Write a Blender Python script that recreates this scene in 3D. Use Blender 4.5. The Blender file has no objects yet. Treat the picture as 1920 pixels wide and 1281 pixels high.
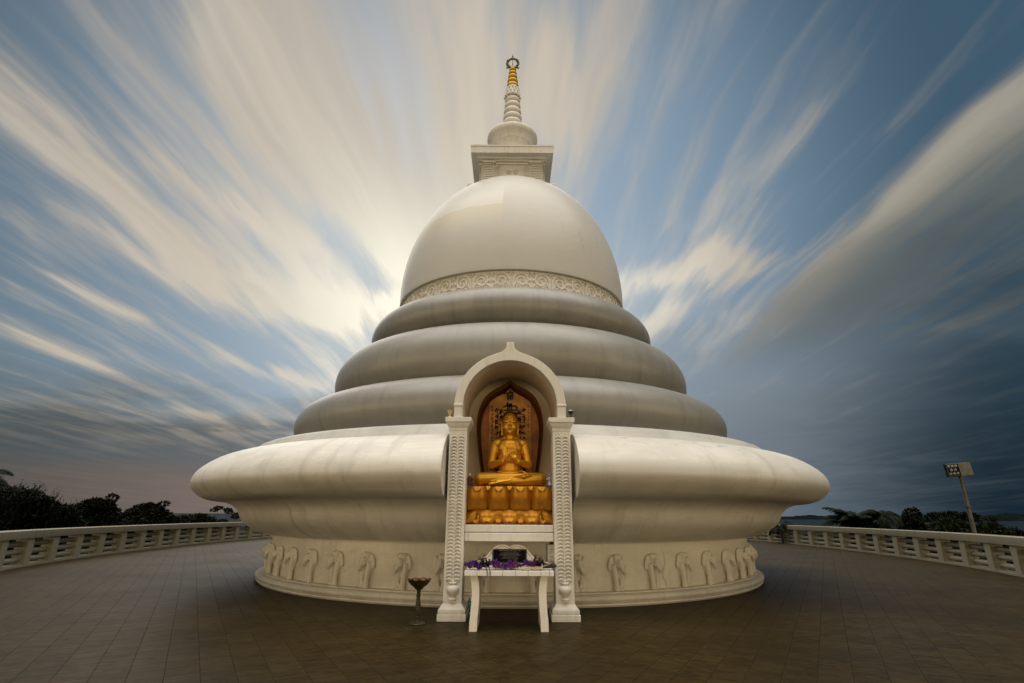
import bpy, bmesh, math, random
from mathutils import Vector, Matrix
random.seed(7)
R = math.radians
PI = math.pi
scn = bpy.context.scene
COL = scn.collection
D = 16.4                      # distance from camera foot to the pagoda axis

# ------------------------------------------------------------------ node helper
class G:
    def __init__(s, nt): s.nt = nt; s.n = nt.nodes; s.l = nt.links
    def put(s, inp, v):
        if isinstance(v, bpy.types.NodeSocket): s.l.new(v, inp)
        elif v is not None: inp.default_value = v
    def m(s, op, *a, clamp=False):
        n = s.n.new('ShaderNodeMath'); n.operation = op; n.use_clamp = clamp
        for i, v in enumerate(a): s.put(n.inputs[i], v)
        return n.outputs[0]
    def add(s, a, b): return s.m('ADD', a, b)
    def sub(s, a, b): return s.m('SUBTRACT', a, b)
    def mul(s, *a):
        r = a[0]
        for b in a[1:]: r = s.m('MULTIPLY', r, b)
        return r
    def step(s, v, lo, hi, o0=0.0, o1=1.0):
        n = s.n.new('ShaderNodeMapRange'); n.interpolation_type = 'SMOOTHSTEP'
        for i, t in enumerate((v, lo, hi, o0, o1)): s.put(n.inputs[i], t)
        return n.outputs[0]
    def vec(s, x, y, z=0.0):
        n = s.n.new('ShaderNodeCombineXYZ')
        for i, v in enumerate((x, y, z)): s.put(n.inputs[i], v)
        return n.outputs[0]
    def noise(s, v, scale=1.0, detail=3.0, rough=.5, dist=0.0):
        n = s.n.new('ShaderNodeTexNoise'); s.put(n.inputs['Vector'], v)
        n.inputs['Scale'].default_value = scale; n.inputs['Detail'].default_value = detail
        n.inputs['Roughness'].default_value = rough; n.inputs['Distortion'].default_value = dist
        return n.outputs[0]
    def mix(s, f, a, b, mode='MIX'):
        n = s.n.new('ShaderNodeMix'); n.data_type = 'RGBA'; n.blend_type = mode
        s.put(n.inputs[0], f); s.put(n.inputs[6], c4(a)); s.put(n.inputs[7], c4(b))
        return n.outputs[2]
    def xyz(s, v):
        n = s.n.new('ShaderNodeSeparateXYZ'); s.put(n.inputs[0], v); return n.outputs[0], n.outputs[1], n.outputs[2]
    def co(s, which='Object'):
        return s.n.new('ShaderNodeTexCoord').outputs[which]
    def bump(s, h, strength=.2, dist=.02):
        n = s.n.new('ShaderNodeBump'); n.inputs['Strength'].default_value = strength
        n.inputs['Distance'].default_value = dist; s.put(n.inputs['Height'], h); return n.outputs[0]
def c4(c):
    if isinstance(c, (tuple, list)): return (c[0], c[1], c[2], 1.0)
    return c

def new_mat(name):
    m = bpy.data.materials.new(name); m.use_nodes = True
    return m, G(m.node_tree), m.node_tree.nodes['Principled BSDF']
def pset(g, p, **k):
    for a, v in k.items(): g.put(p.inputs[a.replace('_', ' ')], c4(v) if 'Color' in a else v)

def simple(name, col, rough=.6, metal=0.0, var=.25, scale=6.0, bump=.1, coat=0.0):
    m, g, p = new_mat(name)
    o = g.co()
    n = g.noise(o, scale, 4)
    dark = tuple(c * (1 - var) for c in col); lite = tuple(min(1, c * (1 + var * .6)) for c in col)
    pset(g, p, Base_Color=g.mix(g.step(n, .3, .7), dark, lite), Roughness=rough, Metallic=metal)
    if bump: pset(g, p, Normal=g.bump(g.noise(o, scale * 5, 3), bump, .01))
    if coat: pset(g, p, Coat_Weight=coat)
    return m

# ------------------------------------------------------------------ materials
def plaster(name, base=(.70, .675, .61), grime=.55, kind=None, rough=.4, coat=0.0):
    m, g, p = new_mat(name)
    o = g.co(); x, y, z = g.xyz(o)
    ang = g.m('ARCTAN2', x, g.mul(y, -1.0))
    rad = g.m('SQRT', g.add(g.mul(x, x), g.mul(y, y)))
    big = g.noise(o, .7, 4, .6)
    fine = g.noise(o, 9.0, 5, .65)
    if kind == 'round':
        streak = g.noise(g.vec(g.mul(ang, 26.0), g.mul(z, .55), g.mul(rad, .4)), 1.0, 5, .65)
        brush = g.noise(g.vec(g.mul(ang, 10.0), g.mul(z, 14.0), g.mul(rad, 14.0)), 1.0, 5, .65)
        patch = g.noise(g.vec(g.mul(ang, 4.5), g.mul(z, 1.6), g.mul(rad, 1.6)), 1.0, 6, .7, .4)
    else:
        streak = g.noise(g.vec(g.mul(x, 9.0), g.mul(y, 9.0), g.mul(z, .8)), 1.0, 5, .65)
        brush = g.noise(o, 14.0, 4, .6)
    col = g.mix(g.step(big, .3, .75), base, tuple(c * k for c, k in zip(base, (.90, .88, .84))))
    col = g.mix(g.mul(g.step(streak, .48, .74), grime), col, tuple(min(k, c * .62) for k, c in zip((.36, .325, .26), base)))
    col = g.mix(g.mul(g.step(brush, .45, .72), .24), col, tuple(c * .68 for c in base))
    col = g.mix(g.mul(g.step(fine, .62, .8), .3 * grime), col, tuple(c * .5 for c in base))
    h = g.add(g.mul(brush, .6), fine)
    if kind == 'round':
        h = g.add(h, g.mul(g.noise(o, 2.2, 3), 2.0))
        col = g.mix(g.mul(g.step(patch, .50, .55), .34), col, tuple(c * .70 for c in base))
        col = g.mix(g.mul(g.step(patch, .44, .40), .35), col, tuple(min(.8, c * 1.10) for c in base))
        # grey-black mould flecks in one stretch of the base ring, right of the shrine
        fl = g.noise(g.vec(g.mul(ang, 34.0), g.mul(rad, 11.0), g.mul(z, 11.0)), 1.0, 6, .75)
        reg = g.mul(g.step(ang, .18, .24), g.step(ang, .72, .62), g.step(rad, 7.45, 7.6), g.step(rad, 7.98, 7.84), g.step(z, 2.3, 2.4))
        col = g.mix(g.mul(reg, g.step(fl, .57, .66), .75), col, (.12, .11, .09))
        # hairline cracks running down the plaster
        for a0, z0, z1 in ((.92, 1.0, 3.0), (1.13, 1.0, 3.0), (.475, .1, 1.0), (-.62, 1.0, 2.0), (-.42, 3.0, 5.6), (.16, 3.0, 4.4), (-.2, 4.6, 7.1)):
            wob = g.mul(g.sub(g.noise(g.vec(g.mul(z, 2.2), a0 * 9, g.mul(rad, 1.2)), 1.0, 3), .5), .06)
            dd = g.m('ABSOLUTE', g.sub(g.add(ang, wob), a0))
            k = g.mul(g.step(dd, .0045, .0008), g.step(z, z0, z0 + .2), g.step(z, z1, z1 - .3), .42)
            col = g.mix(k, col, (.22, .19, .15))
    if coat:
        p.inputs['Coat Weight'].default_value = coat; p.inputs['Coat Roughness'].default_value = .38
    pset(g, p, Base_Color=col, Roughness=g.add(rough, g.mul(fine, .18)), Normal=g.bump(h, .16, .012))
    p.inputs['Specular IOR Level'].default_value = .5
    return m

def dome_mat():
    m, g, p = new_mat('dome_plaster')
    o = g.co(); x, y, z = g.xyz(o)
    ang = g.m('ARCTAN2', x, g.mul(y, -1.0))
    big = g.noise(o, .55, 5, .6)
    str_ = g.noise(g.vec(g.mul(ang, 5.0), g.mul(z, 5.0), 0.0), 1.0, 5, .6)
    run = g.noise(g.vec(g.mul(ang, 24.0), g.mul(z, .7), 0.0), 1.0, 5, .65)
    fine = g.noise(o, 11.0, 5, .7)
    base = (.53, .512, .467)
    col = g.mix(g.step(big, .35, .7), base, (.50, .48, .43))
    col = g.mix(g.mul(g.step(str_, .45, .7), .25), col, (.60, .57, .50))
    col = g.mix(g.mul(g.step(run, .55, .78), g.step(z, 11.5, 9.5), .35), col, (.50, .46, .37))
    # repainted patch: a latitude line on the left, yellowish below it
    zz = g.add(z, g.mul(g.sub(g.noise(g.vec(g.mul(ang, 6.0), 3.0, 0.0), 1.0, 3), .5), .3))
    a_in = g.mul(g.step(ang, -1.45, -1.3), g.step(ang, -.075, -.085))
    below = g.mul(a_in, g.step(zz, 9.93, 9.90), g.step(zz, 8.9, 9.8))
    col = g.mix(g.mul(below, .5), col, (.63, .555, .37))
    above = g.mul(a_in, g.step(zz, 9.90, 9.93), g.step(zz, 10.9, 10.2))
    col = g.mix(g.mul(above, .5), col, (.74, .73, .69))
    # drip stains on the right
    for a0, z1, z0, w in ((.42, 9.7, 9.0, .02), (.60, 9.4, 8.4, .025), (.8, 9.3, 8.7, .02), (.68, 9.0, 8.2, .015)):
        wob = g.mul(g.sub(g.noise(g.vec(g.mul(z, 3.0), a0 * 20, 0.0), 1.0, 4), .5), .09)
        dd = g.m('ABSOLUTE', g.sub(g.add(ang, wob), a0))
        col = g.mix(g.mul(g.step(dd, w, .002), g.step(z, z0, z0 + .3), g.step(z, z1, z1 - .2), g.step(fine, .4, .6), .4), col, (.36, .34, .28))
    pset(g, p, Base_Color=col, Roughness=g.add(.4, g.mul(fine, .2)), Normal=g.bump(g.add(g.mul(str_, .5), fine), .14, .012), Coat_Weight=.3, Coat_Roughness=.25)
    return m

def floor_mat():
    m, g, p = new_mat('terrace_tiles')
    o = g.co(); x, y, z = g.xyz(o)
    ax = g.m('ABSOLUTE', x)
    c, s_ = math.cos(R(29.5)), math.sin(R(29.5))
    u = g.sub(g.mul(ax, c), g.mul(y, s_)); v = g.add(g.mul(ax, s_), g.mul(y, c))
    T = .306
    fu = g.m('FRACT', g.mul(u, 1 / T)); fv = g.m('FRACT', g.mul(v, 1 / T))
    du = g.m('MINIMUM', fu, g.sub(1.0, fu)); dv = g.m('MINIMUM', fv, g.sub(1.0, fv))
    dm = g.m('MINIMUM', du, dv)
    grout = g.step(dm, .014, .007)
    wn = g.n.new('ShaderNodeTexWhiteNoise'); wn.noise_dimensions = '3D'
    g.put(wn.inputs['Vector'], g.vec(g.m('FLOOR', g.mul(u, 1 / T)), g.m('FLOOR', g.mul(v, 1 / T)), g.m('SIGN', x)))
    rnd = wn.outputs['Value']
    off = g.mul(rnd, 30.0)
    mar = g.noise(g.vec(g.add(g.mul(u, 6.0), off), g.add(g.mul(v, 16.0), off), off), 1.0, 6, .65, .6)
    blot = g.noise(o, .45, 5, .6)
    col = g.mix(g.step(mar, .35, .68), (.044, .0285, .0085), (.017, .0106, .0026))
    col = g.mix(g.mul(g.step(rnd, .45, 1.0), .20), col, (.062, .043, .017))
    col = g.mix(g.mul(g.step(rnd, .3, .0), .18), col, (.012, .008, .003))
    col = g.mix(g.mul(g.step(blot, .42, .7), .6), col, (.016, .011, .0045))
    col = g.mix(g.mul(grout, .75), col, (.012, .010, .007))
    spots = g.noise(o, 5.0, 6, .75)
    col = g.mix(g.mul(g.step(spots, .66, .74), .6), col, (.010, .007, .004))
    worn = g.noise(o, .9, 6, .7)
    col = g.mix(g.mul(g.step(worn, .52, .70), .35), col, (.056, .039, .016))
    rough = g.add(g.add(.34, g.mul(mar, .12)), g.add(g.mul(blot, .16), g.mul(grout, .3)))
    h = g.sub(g.mul(mar, .12), grout)
    pset(g, p, Base_Color=col, Roughness=rough, Normal=g.bump(h, .35, .004))
    p.inputs['Specular IOR Level'].default_value = .07
    return m

def gold_mat(name, base=(.84, .43, .045), dark=(.42, .17, .014), rough=.36):
    m, g, p = new_mat(name)
    o = g.co()
    n = g.noise(o, 3.0, 5, .6); f = g.noise(o, 26.0, 5, .7)
    col = g.mix(g.mul(g.step(n, .45, .75), .5), base, dark)
    col = g.mix(g.mul(g.step(f, .6, .78), .5), col, dark)
    pset(g, p, Base_Color=col, Metallic=.82, Roughness=g.add(rough, g.mul(f, .16)), Normal=g.bump(f, .06, .006))
    return m

def leaf_mat(name, a, b):
    m, g, p = new_mat(name)
    n = g.noise(g.co(), 1.6, 3)
    n2 = g.noise(g.co(), 12.0, 2)
    col = g.mix(g.step(n, .35, .65), a, b)
    col = g.mix(g.mul(g.step(n2, .5, .7), .5), col, tuple(c * 1.5 for c in b))
    pset(g, p, Base_Color=col, Roughness=.6)
    p.inputs['Specular IOR Level'].default_value = .08
    return m

MT = dict(
    round=plaster('weathered_plaster', base=(.70, .67, .61), kind='round', coat=.25),
    plain=plaster('white_plaster', base=(.74, .71, .645), grime=.35),
    niche=plaster('cream_niche_paint', base=(.80, .68, .48), grime=.2),
    drum=plaster('drum_plaster', base=(.78, .735, .64), grime=.35, kind='round'),
    relief=plaster('relief_plaster', base=(.76, .715, .62), grime=.3),
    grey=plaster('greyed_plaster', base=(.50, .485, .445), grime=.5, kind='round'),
    tier=plaster('shade_darkened_tier_plaster', base=(.245, .232, .20), grime=.7, kind='round', coat=.8),  # base colour darkened evenly to stand in for shade under the rings
    dome=dome_mat(),
    floor=floor_mat(),
    gold=gold_mat('gold_paint'),
    goldp=gold_mat('petal_gold_paint', base=(.50, .22, .02), dark=(.24, .08, .006), rough=.40),
    hair=gold_mat('dull_gold_paint', base=(.24, .11, .018), dark=(.10, .04, .006), rough=.5),
    frame=gold_mat('bronze_gold_paint', base=(.16, .062, .008), dark=(.08, .026, .004), rough=.5),
    panel=simple('ochre_panel_paint', (.58, .25, .032), .5, .15, .4, 5),
    side=simple('red_brown_paint', (.34, .115, .016), .5, .2, .4, 5),
    ink=simple('black_ink', (.008, .007, .006), .6, bump=0),
    tip=gold_mat('spire_gilding', base=(.46, .27, .02), dark=(.28, .14, .006), rough=.36),
    wreath=simple('dull_brass', (.14, .11, .05), .55, .5),
    rod=simple('grey_steel', (.10, .10, .10), .4, .8),
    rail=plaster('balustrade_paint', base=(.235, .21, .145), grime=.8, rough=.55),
    tile=simple('white_glazed_tile', (.78, .75, .70), .22, 0, .06, 3, .03, .2),
    grout=simple('grey_grout', (.20, .18, .15), .8),
    tpaint=plaster('table_paint', base=(.78, .74, .66), grime=.35, rough=.4),
    granite=simple('black_granite', (.004, .004, .004), .7, 0, .4, 30, .02),
    engrave=simple('pale_engraving', (.24, .23, .21), .6, bump=0),
    edge=simple('plaque_edge_silver', (.25, .24, .22), .4, .5),
    bronze=simple('verdigris_bronze', (.055, .050, .022), .55, .55, .5, 14, .3),
    rust=simple('rusty_bowl_inside', (.22, .075, .018), .75, .1, .5, 12, .3),
    purple=simple('purple_petal', (.095, .014, .24), .5, 0, .5, 30, 0),
    magenta=simple('magenta_petal', (.15, .012, .12), .5, 0, .5, 30, 0),
    dark=simple('wilted_petal', (.022, .006, .012), .7, 0, .5, 30, 0),
    yellow=simple('yellow_stamen', (.65, .36, .03), .6, 0, .2, 20, 0),
    cream=simple('cream_petal', (.78, .73, .55), .5, 0, .15, 20, 0),
    stem=simple('dark_stem', (.018, .014, .010), .7, 0, .4, 20, 0),
    robe=simple('maroon_robe', (.09, .012, .010), .6),
    silver=simple('silver_paint', (.45, .45, .46), .35, .8),
    skin=simple('pale_ceramic', (.62, .56, .48), .4),
    blue=simple('blue_label', (.12, .33, .55), .4, bump=0),
    lampw=simple('cream_lamp_housing', (.72, .55, .24), .4),
    lampd=simple('black_lamp_housing', (.02, .02, .02), .35, .3),
    pole=simple('galvanised_pole', (.09, .085, .065), .5, .4, .3, 4),
    lens=simple('lamp_reflector', (.25, .24, .19), .4, .4, .2, 20, 0),
    bark=simple('bark', (.055, .042, .03), .9, 0, .4, 4, .4),
    paper=simple('white_notice_paper', (.62, .58, .48), .7, 0, .12, 10, 0),
    box=simple('grey_box_metal', (.20, .18, .15), .5, .2),
    leaf0=leaf_mat('dark_needles', (.004, .005, .003), (.009, .011, .006)),
    leaf1=leaf_mat('dark_leaves', (.003, .0045, .002), (.009, .012, .0045)),
    leaf2=leaf_mat('green_leaves', (.006, .010, .0035), (.014, .021, .007)),
    leaf3=leaf_mat('palm_leaves', (.0025, .004, .002), (.006, .009, .0035)),
    soil=simple('hillside_scrub', (.030, .036, .016), .95, 0, .5, .6, .4),
)
def glassy(name, col):
    m, g, p = new_mat(name); pset(g, p, Base_Color=col, Roughness=.08, Transmission_Weight=.85); p.inputs['IOR'].default_value = 1.35
    return m
MT['plastic'] = glassy('clear_blue_plastic', (.65, .85, .95))
MT['glass'] = glassy('lamp_glass', (.9, .95, .95))
def sea_mat():
    m, g, p = new_mat('sea_water')
    o = g.co()
    n = g.noise(o, .25, 5, .6)
    pset(g, p, Base_Color=(.006, .013, .018), Roughness=.8, Normal=g.bump(n, .35, .5))
    return m
MT['sea'] = sea_mat()
MT['sea'].node_tree.nodes['Principled BSDF'].inputs['Specular IOR Level'].default_value = .04
MT['granite'].node_tree.nodes['Principled BSDF'].inputs['Specular IOR Level'].default_value = .08
def hill_mat():
    m, g, p = new_mat('wooded_shore')
    o = g.co()
    n = g.noise(o, .012, 6, .7); t = g.noise(o, .035, 3, .6)
    col = g.mix(g.step(n, .35, .65), (.003, .006, .007), (.009, .013, .014))
    col = g.mix(g.mul(g.step(t, .66, .70), .8), col, (.035, .037, .04))
    pset(g, p, Base_Color=col, Roughness=1.0)
    p.inputs['Specular IOR Level'].default_value = 0
    return m
MT['hill'] = hill_mat()

# ------------------------------------------------------------------ mesh helper
class MB:
    def __init__(s): s.v = []; s.f = []
    def grid(s, rows, closed=False, flip=False):
        n = len(rows[0]); b = len(s.v)
        for r in rows: s.v.extend([tuple(p) for p in r])
        for i in range(len(rows) - 1):
            for j in range(n if closed else n - 1):
                j2 = (j + 1) % n
                q = (b + i * n + j, b + i * n + j2, b + (i + 1) * n + j2, b + (i + 1) * n + j)
                s.f.append(q[::-1] if flip else q)
        return b
    def box(s, c, h, rot=None):
        b = len(s.v)
        for sz in (-1, 1):
            for sy in (-1, 1):
                for sx in (-1, 1):
                    p = Vector((sx * h[0], sy * h[1], sz * h[2]))
                    if rot is not None: p = rot @ p
                    s.v.append((c[0] + p.x, c[1] + p.y, c[2] + p.z))
        for q in ((0, 2, 3, 1), (4, 5, 7, 6), (0, 1, 5, 4), (2, 6, 7, 3), (0, 4, 6, 2), (1, 3, 7, 5)):
            s.f.append(tuple(b + i for i in q))
    def b2(s, x0, x1, y0, y1, z0, z1): s.box(((x0 + x1) / 2, (y0 + y1) / 2, (z0 + z1) / 2), (abs(x1 - x0) / 2, abs(y1 - y0) / 2, abs(z1 - z0) / 2))
    def lathe(s, prof, n=48, c=(0, 0), a0=0.0, a1=2 * PI, closed_prof=False):
        full = abs(a1 - a0 - 2 * PI) < 1e-6
        rows = []
        for r, z in prof:
            rows.append([(c[0] + r * math.sin(a0 + (a1 - a0) * k / n), c[1] - r * math.cos(a0 + (a1 - a0) * k / n), z) for k in range(n if full else n + 1)])
        if closed_prof: rows.append(rows[0])
        s.grid(rows, full)
    def tube(s, pts, rad, n=8, cap=True, flat=1.0):
        pts = [Vector(p) for p in pts]
        if not isinstance(rad, (list, tuple)): rad = [rad] * len(pts)
        t0 = (pts[1] - pts[0]).normalized()
        up = Vector((0, 0, 1)) if abs(t0.z) < .9 else Vector((0, 1, 0))
        u = t0.cross(up).normalized()
        rows = []
        for i, p in enumerate(pts):
            t = (pts[min(i + 1, len(pts) - 1)] - pts[max(i - 1, 0)])
            t = t.normalized() if t.length > 1e-9 else t0
            u = (u - t * u.dot(t)).normalized(); w = t.cross(u)
            rows.append([p + (u * math.cos(2 * PI * k / n) + w * math.sin(2 * PI * k / n) * flat) * rad[i] for k in range(n)])
        b = s.grid(rows, True)
        if cap:
            s.f.append(tuple(b + k for k in range(n))[::-1])
            e = b + (len(rows) - 1) * n
            s.f.append(tuple(e + k for k in range(n)))
    def ell(s, c, r, nu=16, nv=10, rot=None):
        rows = []
        for i in range(nv + 1):
            th = -PI / 2 + PI * i / nv; ct = max(math.cos(th), .002)
            row = []
            for k in range(nu):
                p = Vector((r[0] * ct * math.cos(2 * PI * k / nu), r[1] * ct * math.sin(2 * PI * k / nu), r[2] * math.sin(th)))
                if rot is not None: p = rot @ p
                row.append((c[0] + p.x, c[1] + p.y, c[2] + p.z))
            rows.append(row)
        b = s.grid(rows, True)
        s.f.append(tuple(b + k for k in range(nu))[::-1]); e = b + nv * nu
        s.f.append(tuple(e + k for k in range(nu)))
    def cap(s, a, b, ra, rb, n=12):
        a = Vector(a); b = Vector(b); t = (b - a).normalized()
        pts = []; rad = []
        for i in range(5):
            th = PI / 2 * i / 4
            pts.append(a - t * ra * math.cos(th)); rad.append(max(ra * math.sin(th), .0005))
        for i in range(5):
            th = PI / 2 * i / 4
            pts.append(b + t * rb * math.sin(th)); rad.append(max(rb * math.cos(th), .0005))
        s.tube(pts, rad, n)
    def prism(s, outline, y0, y1):            # outline in (x,z), extruded along y
        n = len(outline); b = len(s.v)
        for y in (y0, y1): s.v.extend([(x, y, z) for x, z in outline])
        s.f.append(tuple(b + i for i in range(n))); s.f.append(tuple(b + n + i for i in range(n))[::-1])
        for i in range(n):
            j = (i + 1) % n
            s.f.append((b + j, b + i, b + n + i, b + n + j))
    def build(s, name, mat, parent=None, loc=(0, 0, 0), rz=0, smooth=35, bevel=0, fix=True, remesh=0, smooth_it=0):
        me = bpy.data.meshes.new(name)
        me.from_pydata([tuple(p) for p in s.v], [], s.f)
        if fix:
            bm = bmesh.new(); bm.from_mesh(me)
            bmesh.ops.recalc_face_normals(bm, faces=bm.faces[:])
            bm.to_mesh(me); bm.free()
        if smooth is not None:
            me.polygons.foreach_set('use_smooth', [True] * len(me.polygons))
            me.set_sharp_from_angle(angle=R(smooth))
        mats = mat if isinstance(mat, (list, tuple)) else [mat]
        for x in mats: me.materials.append(x)
        o = bpy.data.objects.new(name, me); COL.objects.link(o)
        o.location = loc; o.rotation_euler = (0, 0, rz)
        if parent is not None: o.parent = parent
        if bevel:
            bv = o.modifiers.new('bevel', 'BEVEL'); bv.width = bevel; bv.segments = 2; bv.limit_method = 'ANGLE'; bv.angle_limit = R(40)
        if remesh:
            rm = o.modifiers.new('remesh', 'REMESH'); rm.mode = 'VOXEL'; rm.voxel_size = remesh; rm.use_smooth_shade = True
            if smooth_it:
                sm = o.modifiers.new('smooth', 'SMOOTH'); sm.factor = .5; sm.iterations = smooth_it
            dg = bpy.context.evaluated_depsgraph_get(); dg.update()
            me2 = bpy.data.meshes.new_from_object(o.evaluated_get(dg))
            o.modifiers.clear(); o.data = me2
            me2.polygons.foreach_set('use_smooth', [True] * len(me2.polygons))
            if not me2.materials:
                for x in mats: me2.materials.append(x)
        return o

def tag(o, label=None, cat=None, group=None, kind=None):
    if label: o['label'] = label
    if cat: o['category'] = cat
    if group: o['group'] = group
    if kind: o['kind'] = kind
    return o
def empty(name, loc=(0, 0, 0), rz=0.0, label=None, cat=None, group=None):
    o = bpy.data.objects.new(name, None); COL.objects.link(o); o.location = loc; o.rotation_euler = (0, 0, rz)
    o.empty_display_size = .2
    return tag(o, label, cat, group)
def dup(o, parent=None):
    c = o.copy(); COL.objects.link(c)
    if parent is not None: c.parent = parent
    return c
def dup_tree(o):
    c = dup(o)
    for ch in list(o.children):
        d = dup(ch, c)
        for gch in list(ch.children): dup(gch, d)
    return c
def arc(cx, cz, rx, rz, a0, a1, n):
    return [(cx + rx * math.cos(R(a0 + (a1 - a0) * i / n)), cz + rz * math.sin(R(a0 + (a1 - a0) * i / n))) for i in range(n + 1)]
def catmull(P, per=10, closed=False):
    out = []
    n = len(P)
    for i in range(n - 1):
        p0 = P[max(i - 1, 0)]; p1 = P[i]; p2 = P[i + 1]; p3 = P[min(i + 2, n - 1)]
        for k in range(per):
            t = k / per
            out.append(tuple(.5 * (2 * b + (c - a) * t + (2 * a - 5 * b + 4 * c - d) * t * t + (3 * b - a - 3 * c + d) * t ** 3) for a, b, c, d in zip(p0, p1, p2, p3)))
    out.append(tuple(P[-1]))
    return out

# ================================================================== THE PAGODA
pag = empty('pagoda', (0, D, 0), 0, 'huge white plaster pagoda of swelling rings, dome and gilded spire behind the golden shrine', 'pagoda')
CUT = 1.045
def ring(prof, cut=None, n=160):
    """closed section revolved round the axis; cut leaves a straight-sided gap at the front"""
    b = MB()
    if not cut:
        b.lathe(prof, n, closed_prof=True); return b
    rows = []
    for r, z in prof:
        p0 = math.asin(min(.999, cut / r)); rows.append([(r * math.sin(p0 + (2 * PI - 2 * p0) * k / n), -r * math.cos(p0 + (2 * PI - 2 * p0) * k / n), z) for k in range(n + 1)])
    rows.append(rows[0])
    st = b.grid(rows)
    m = n + 1
    b.f.append(tuple(st + i * m for i in range(len(prof))))
    b.f.append(tuple(st + i * m + n for i in range(len(prof)))[::-1])
    return b

# plinth and drum
pl = [(6.0, 0), (6.56, 0), (6.585, .03), (6.575, .055), (6.60, .07)] + [(6.53 + .085 * math.cos(a), .13 + .062 * math.sin(a)) for a in [R(-60 + 15 * i) for i in range(11)]] + \
     [(6.47, .195), (6.46, .215), (6.40, .222), (6.0, .224)]
ring(pl, n=200).build('plinth', MT['drum'], pag, smooth=40)
ring([(6.32, .20), (6.325, .6), (6.33, 1.10), (6.0, 1.10), (6.0, .20)], n=200).build('drum_wall', MT['drum'], pag)

# skirt and broad base ring, cut open for the shrine
sk = [(6.36, 1.05), (6.515, 1.03), (6.52, 1.035), (6.62, 1.07), (6.80, 1.14), (6.97, 1.24), (7.09, 1.35), (7.15, 1.46), (7.19, 1.55), (7.26, 1.63), (7.38, 1.70), (7.52, 1.745), (7.68, 1.762),
      (7.84, 1.785), (7.98, 1.83), (8.09, 1.90), (8.18, 1.98), (8.235, 2.07), (8.25, 2.15), (8.235, 2.25), (8.18, 2.36), (8.08, 2.47), (7.94, 2.58), (7.76, 2.685), (7.52, 2.775), (7.30, 2.815), (7.135, 2.825)]
sk = catmull(sk, 3)
sk += [(7.125, 2.828), (7.0, 2.828), (6.97, 2.4), (5.9, 2.38), (5.9, 1.05)]
ring(sk, CUT, 220).build('base_ring', MT['round'], pag, smooth=50)
col_ = [(7.10, 2.825), (7.085, 2.86), (7.06, 2.885), (6.985, 2.99), (6.95, 3.03), (6.88, 3.06), (6.78, 3.065), (6.72, 3.04), (6.70, 2.98), (6.69, 2.50), (5.9, 2.48), (5.4, 2.48), (5.4, 2.4), (6.95, 2.4), (6.95, 2.825)]
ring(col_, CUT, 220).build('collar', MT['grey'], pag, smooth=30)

def tier(Rw, zc, a, b_, rin, bounce_trough=True):
    pr = [(Rw - a + a * math.cos(R(t)), zc + b_ * math.sin(R(t))) for t in range(-90, 91, 6)]
    if not bounce_trough: return pr + [(rin, zc + b_), (rin, zc - b_)]
    c = Rw - a                      # crest, then an unseen trough added to cut bounced light
    return pr + [(c - .06, zc + b_ - .01), (c - .12, zc + b_ - .06), (c - .15, zc + b_ - .14), (c - .16, zc - .15), (rin, zc - .15), (rin, zc - b_)]
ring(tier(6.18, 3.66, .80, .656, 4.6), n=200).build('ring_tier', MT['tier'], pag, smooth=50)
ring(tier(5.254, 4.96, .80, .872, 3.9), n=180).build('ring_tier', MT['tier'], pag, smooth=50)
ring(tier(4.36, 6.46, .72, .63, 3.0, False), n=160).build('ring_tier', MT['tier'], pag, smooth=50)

# recessed scroll frieze
ring([(3.50, 6.9), (3.50, 7.70), (3.2, 7.70), (3.2, 6.9)], n=160).build('frieze_wall', MT['plain'], pag)
fz = MB()
def cyl(s, z, r=3.505): return (r * math.sin(s / 3.5), -r * math.cos(s / 3.5), z)
def spiral(cx, cz, r0, a0, turns, sg, rt, fl, s0):
    P = []; rr = []
    n = int(22 * turns)
    for i in range(n + 1):
        t = i / n; r_ = r0 * (1 - t) ** .8 + .012
        a = a0 + sg * 2 * PI * turns * t
        sx = cx + r_ * math.cos(a)
        P.append(cyl(s0 + fl * sx, cz + r_ * math.sin(a), 3.512)); rr.append(rt * (1 - .35 * t))
    fz.tube(P, rr, 6)
NM = 41; W = 2 * PI * 3.5 / NM
for k in range(-11, 12):
    fl = 1 if k % 2 == 0 else -1
    s0 = k * W if fl > 0 else (k + 1) * W
    spiral(.27, 7.42, .205, PI, 1.75, -1, .030, fl, s0)
    spiral(.17, 7.19, .115, PI * .6, 1.5, 1, .026, fl, s0)
    spiral(.40, 7.20, .105, PI * .9, 1.5, -1, .026, fl, s0)
    spiral(.47, 7.58, .065, 0, 1.2, 1, .022, fl, s0)
    spiral(.06, 7.60, .06, PI, 1.2, -1, .022, fl, s0)
    fz.tube([cyl(s0 + fl * .045, z, 3.512) for z in (7.05, 7.2, 7.35, 7.5)], [.03, .03, .026, .02], 6)
    for (lx, lz, rr_) in ((.49, 7.42, .042), (.10, 7.33, .034), (.30, 7.10, .04), (.50, 7.08, .035), (.38, 7.35, .03)):
        p = cyl(s0 + fl * lx, lz, 3.50); fz.ell(p, (rr_, rr_, rr_ * 1.25), 8, 6)
fz.build('scroll_frieze', MT['plain'], pag)
fl_ = MB(); fl_.lathe([(3.5, 6.98), (3.585, 6.98), (3.585, 7.075), (3.5, 7.075)], 160, closed_prof=True); fl_.build('frieze_ledge', MT['plain'], pag)

# dome
dm = [(3.50, 7.69), (3.605, 7.69), (3.61, 7.72)] + [(3.61 * math.cos(R(t)), 8.0 + 4.46 * math.sin(R(t))) for t in range(-2, 88, 3)]
dmb = MB(); dmb.lathe(dm, 180); dmb.build('dome', MT['dome'], pag, smooth=50)

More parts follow.
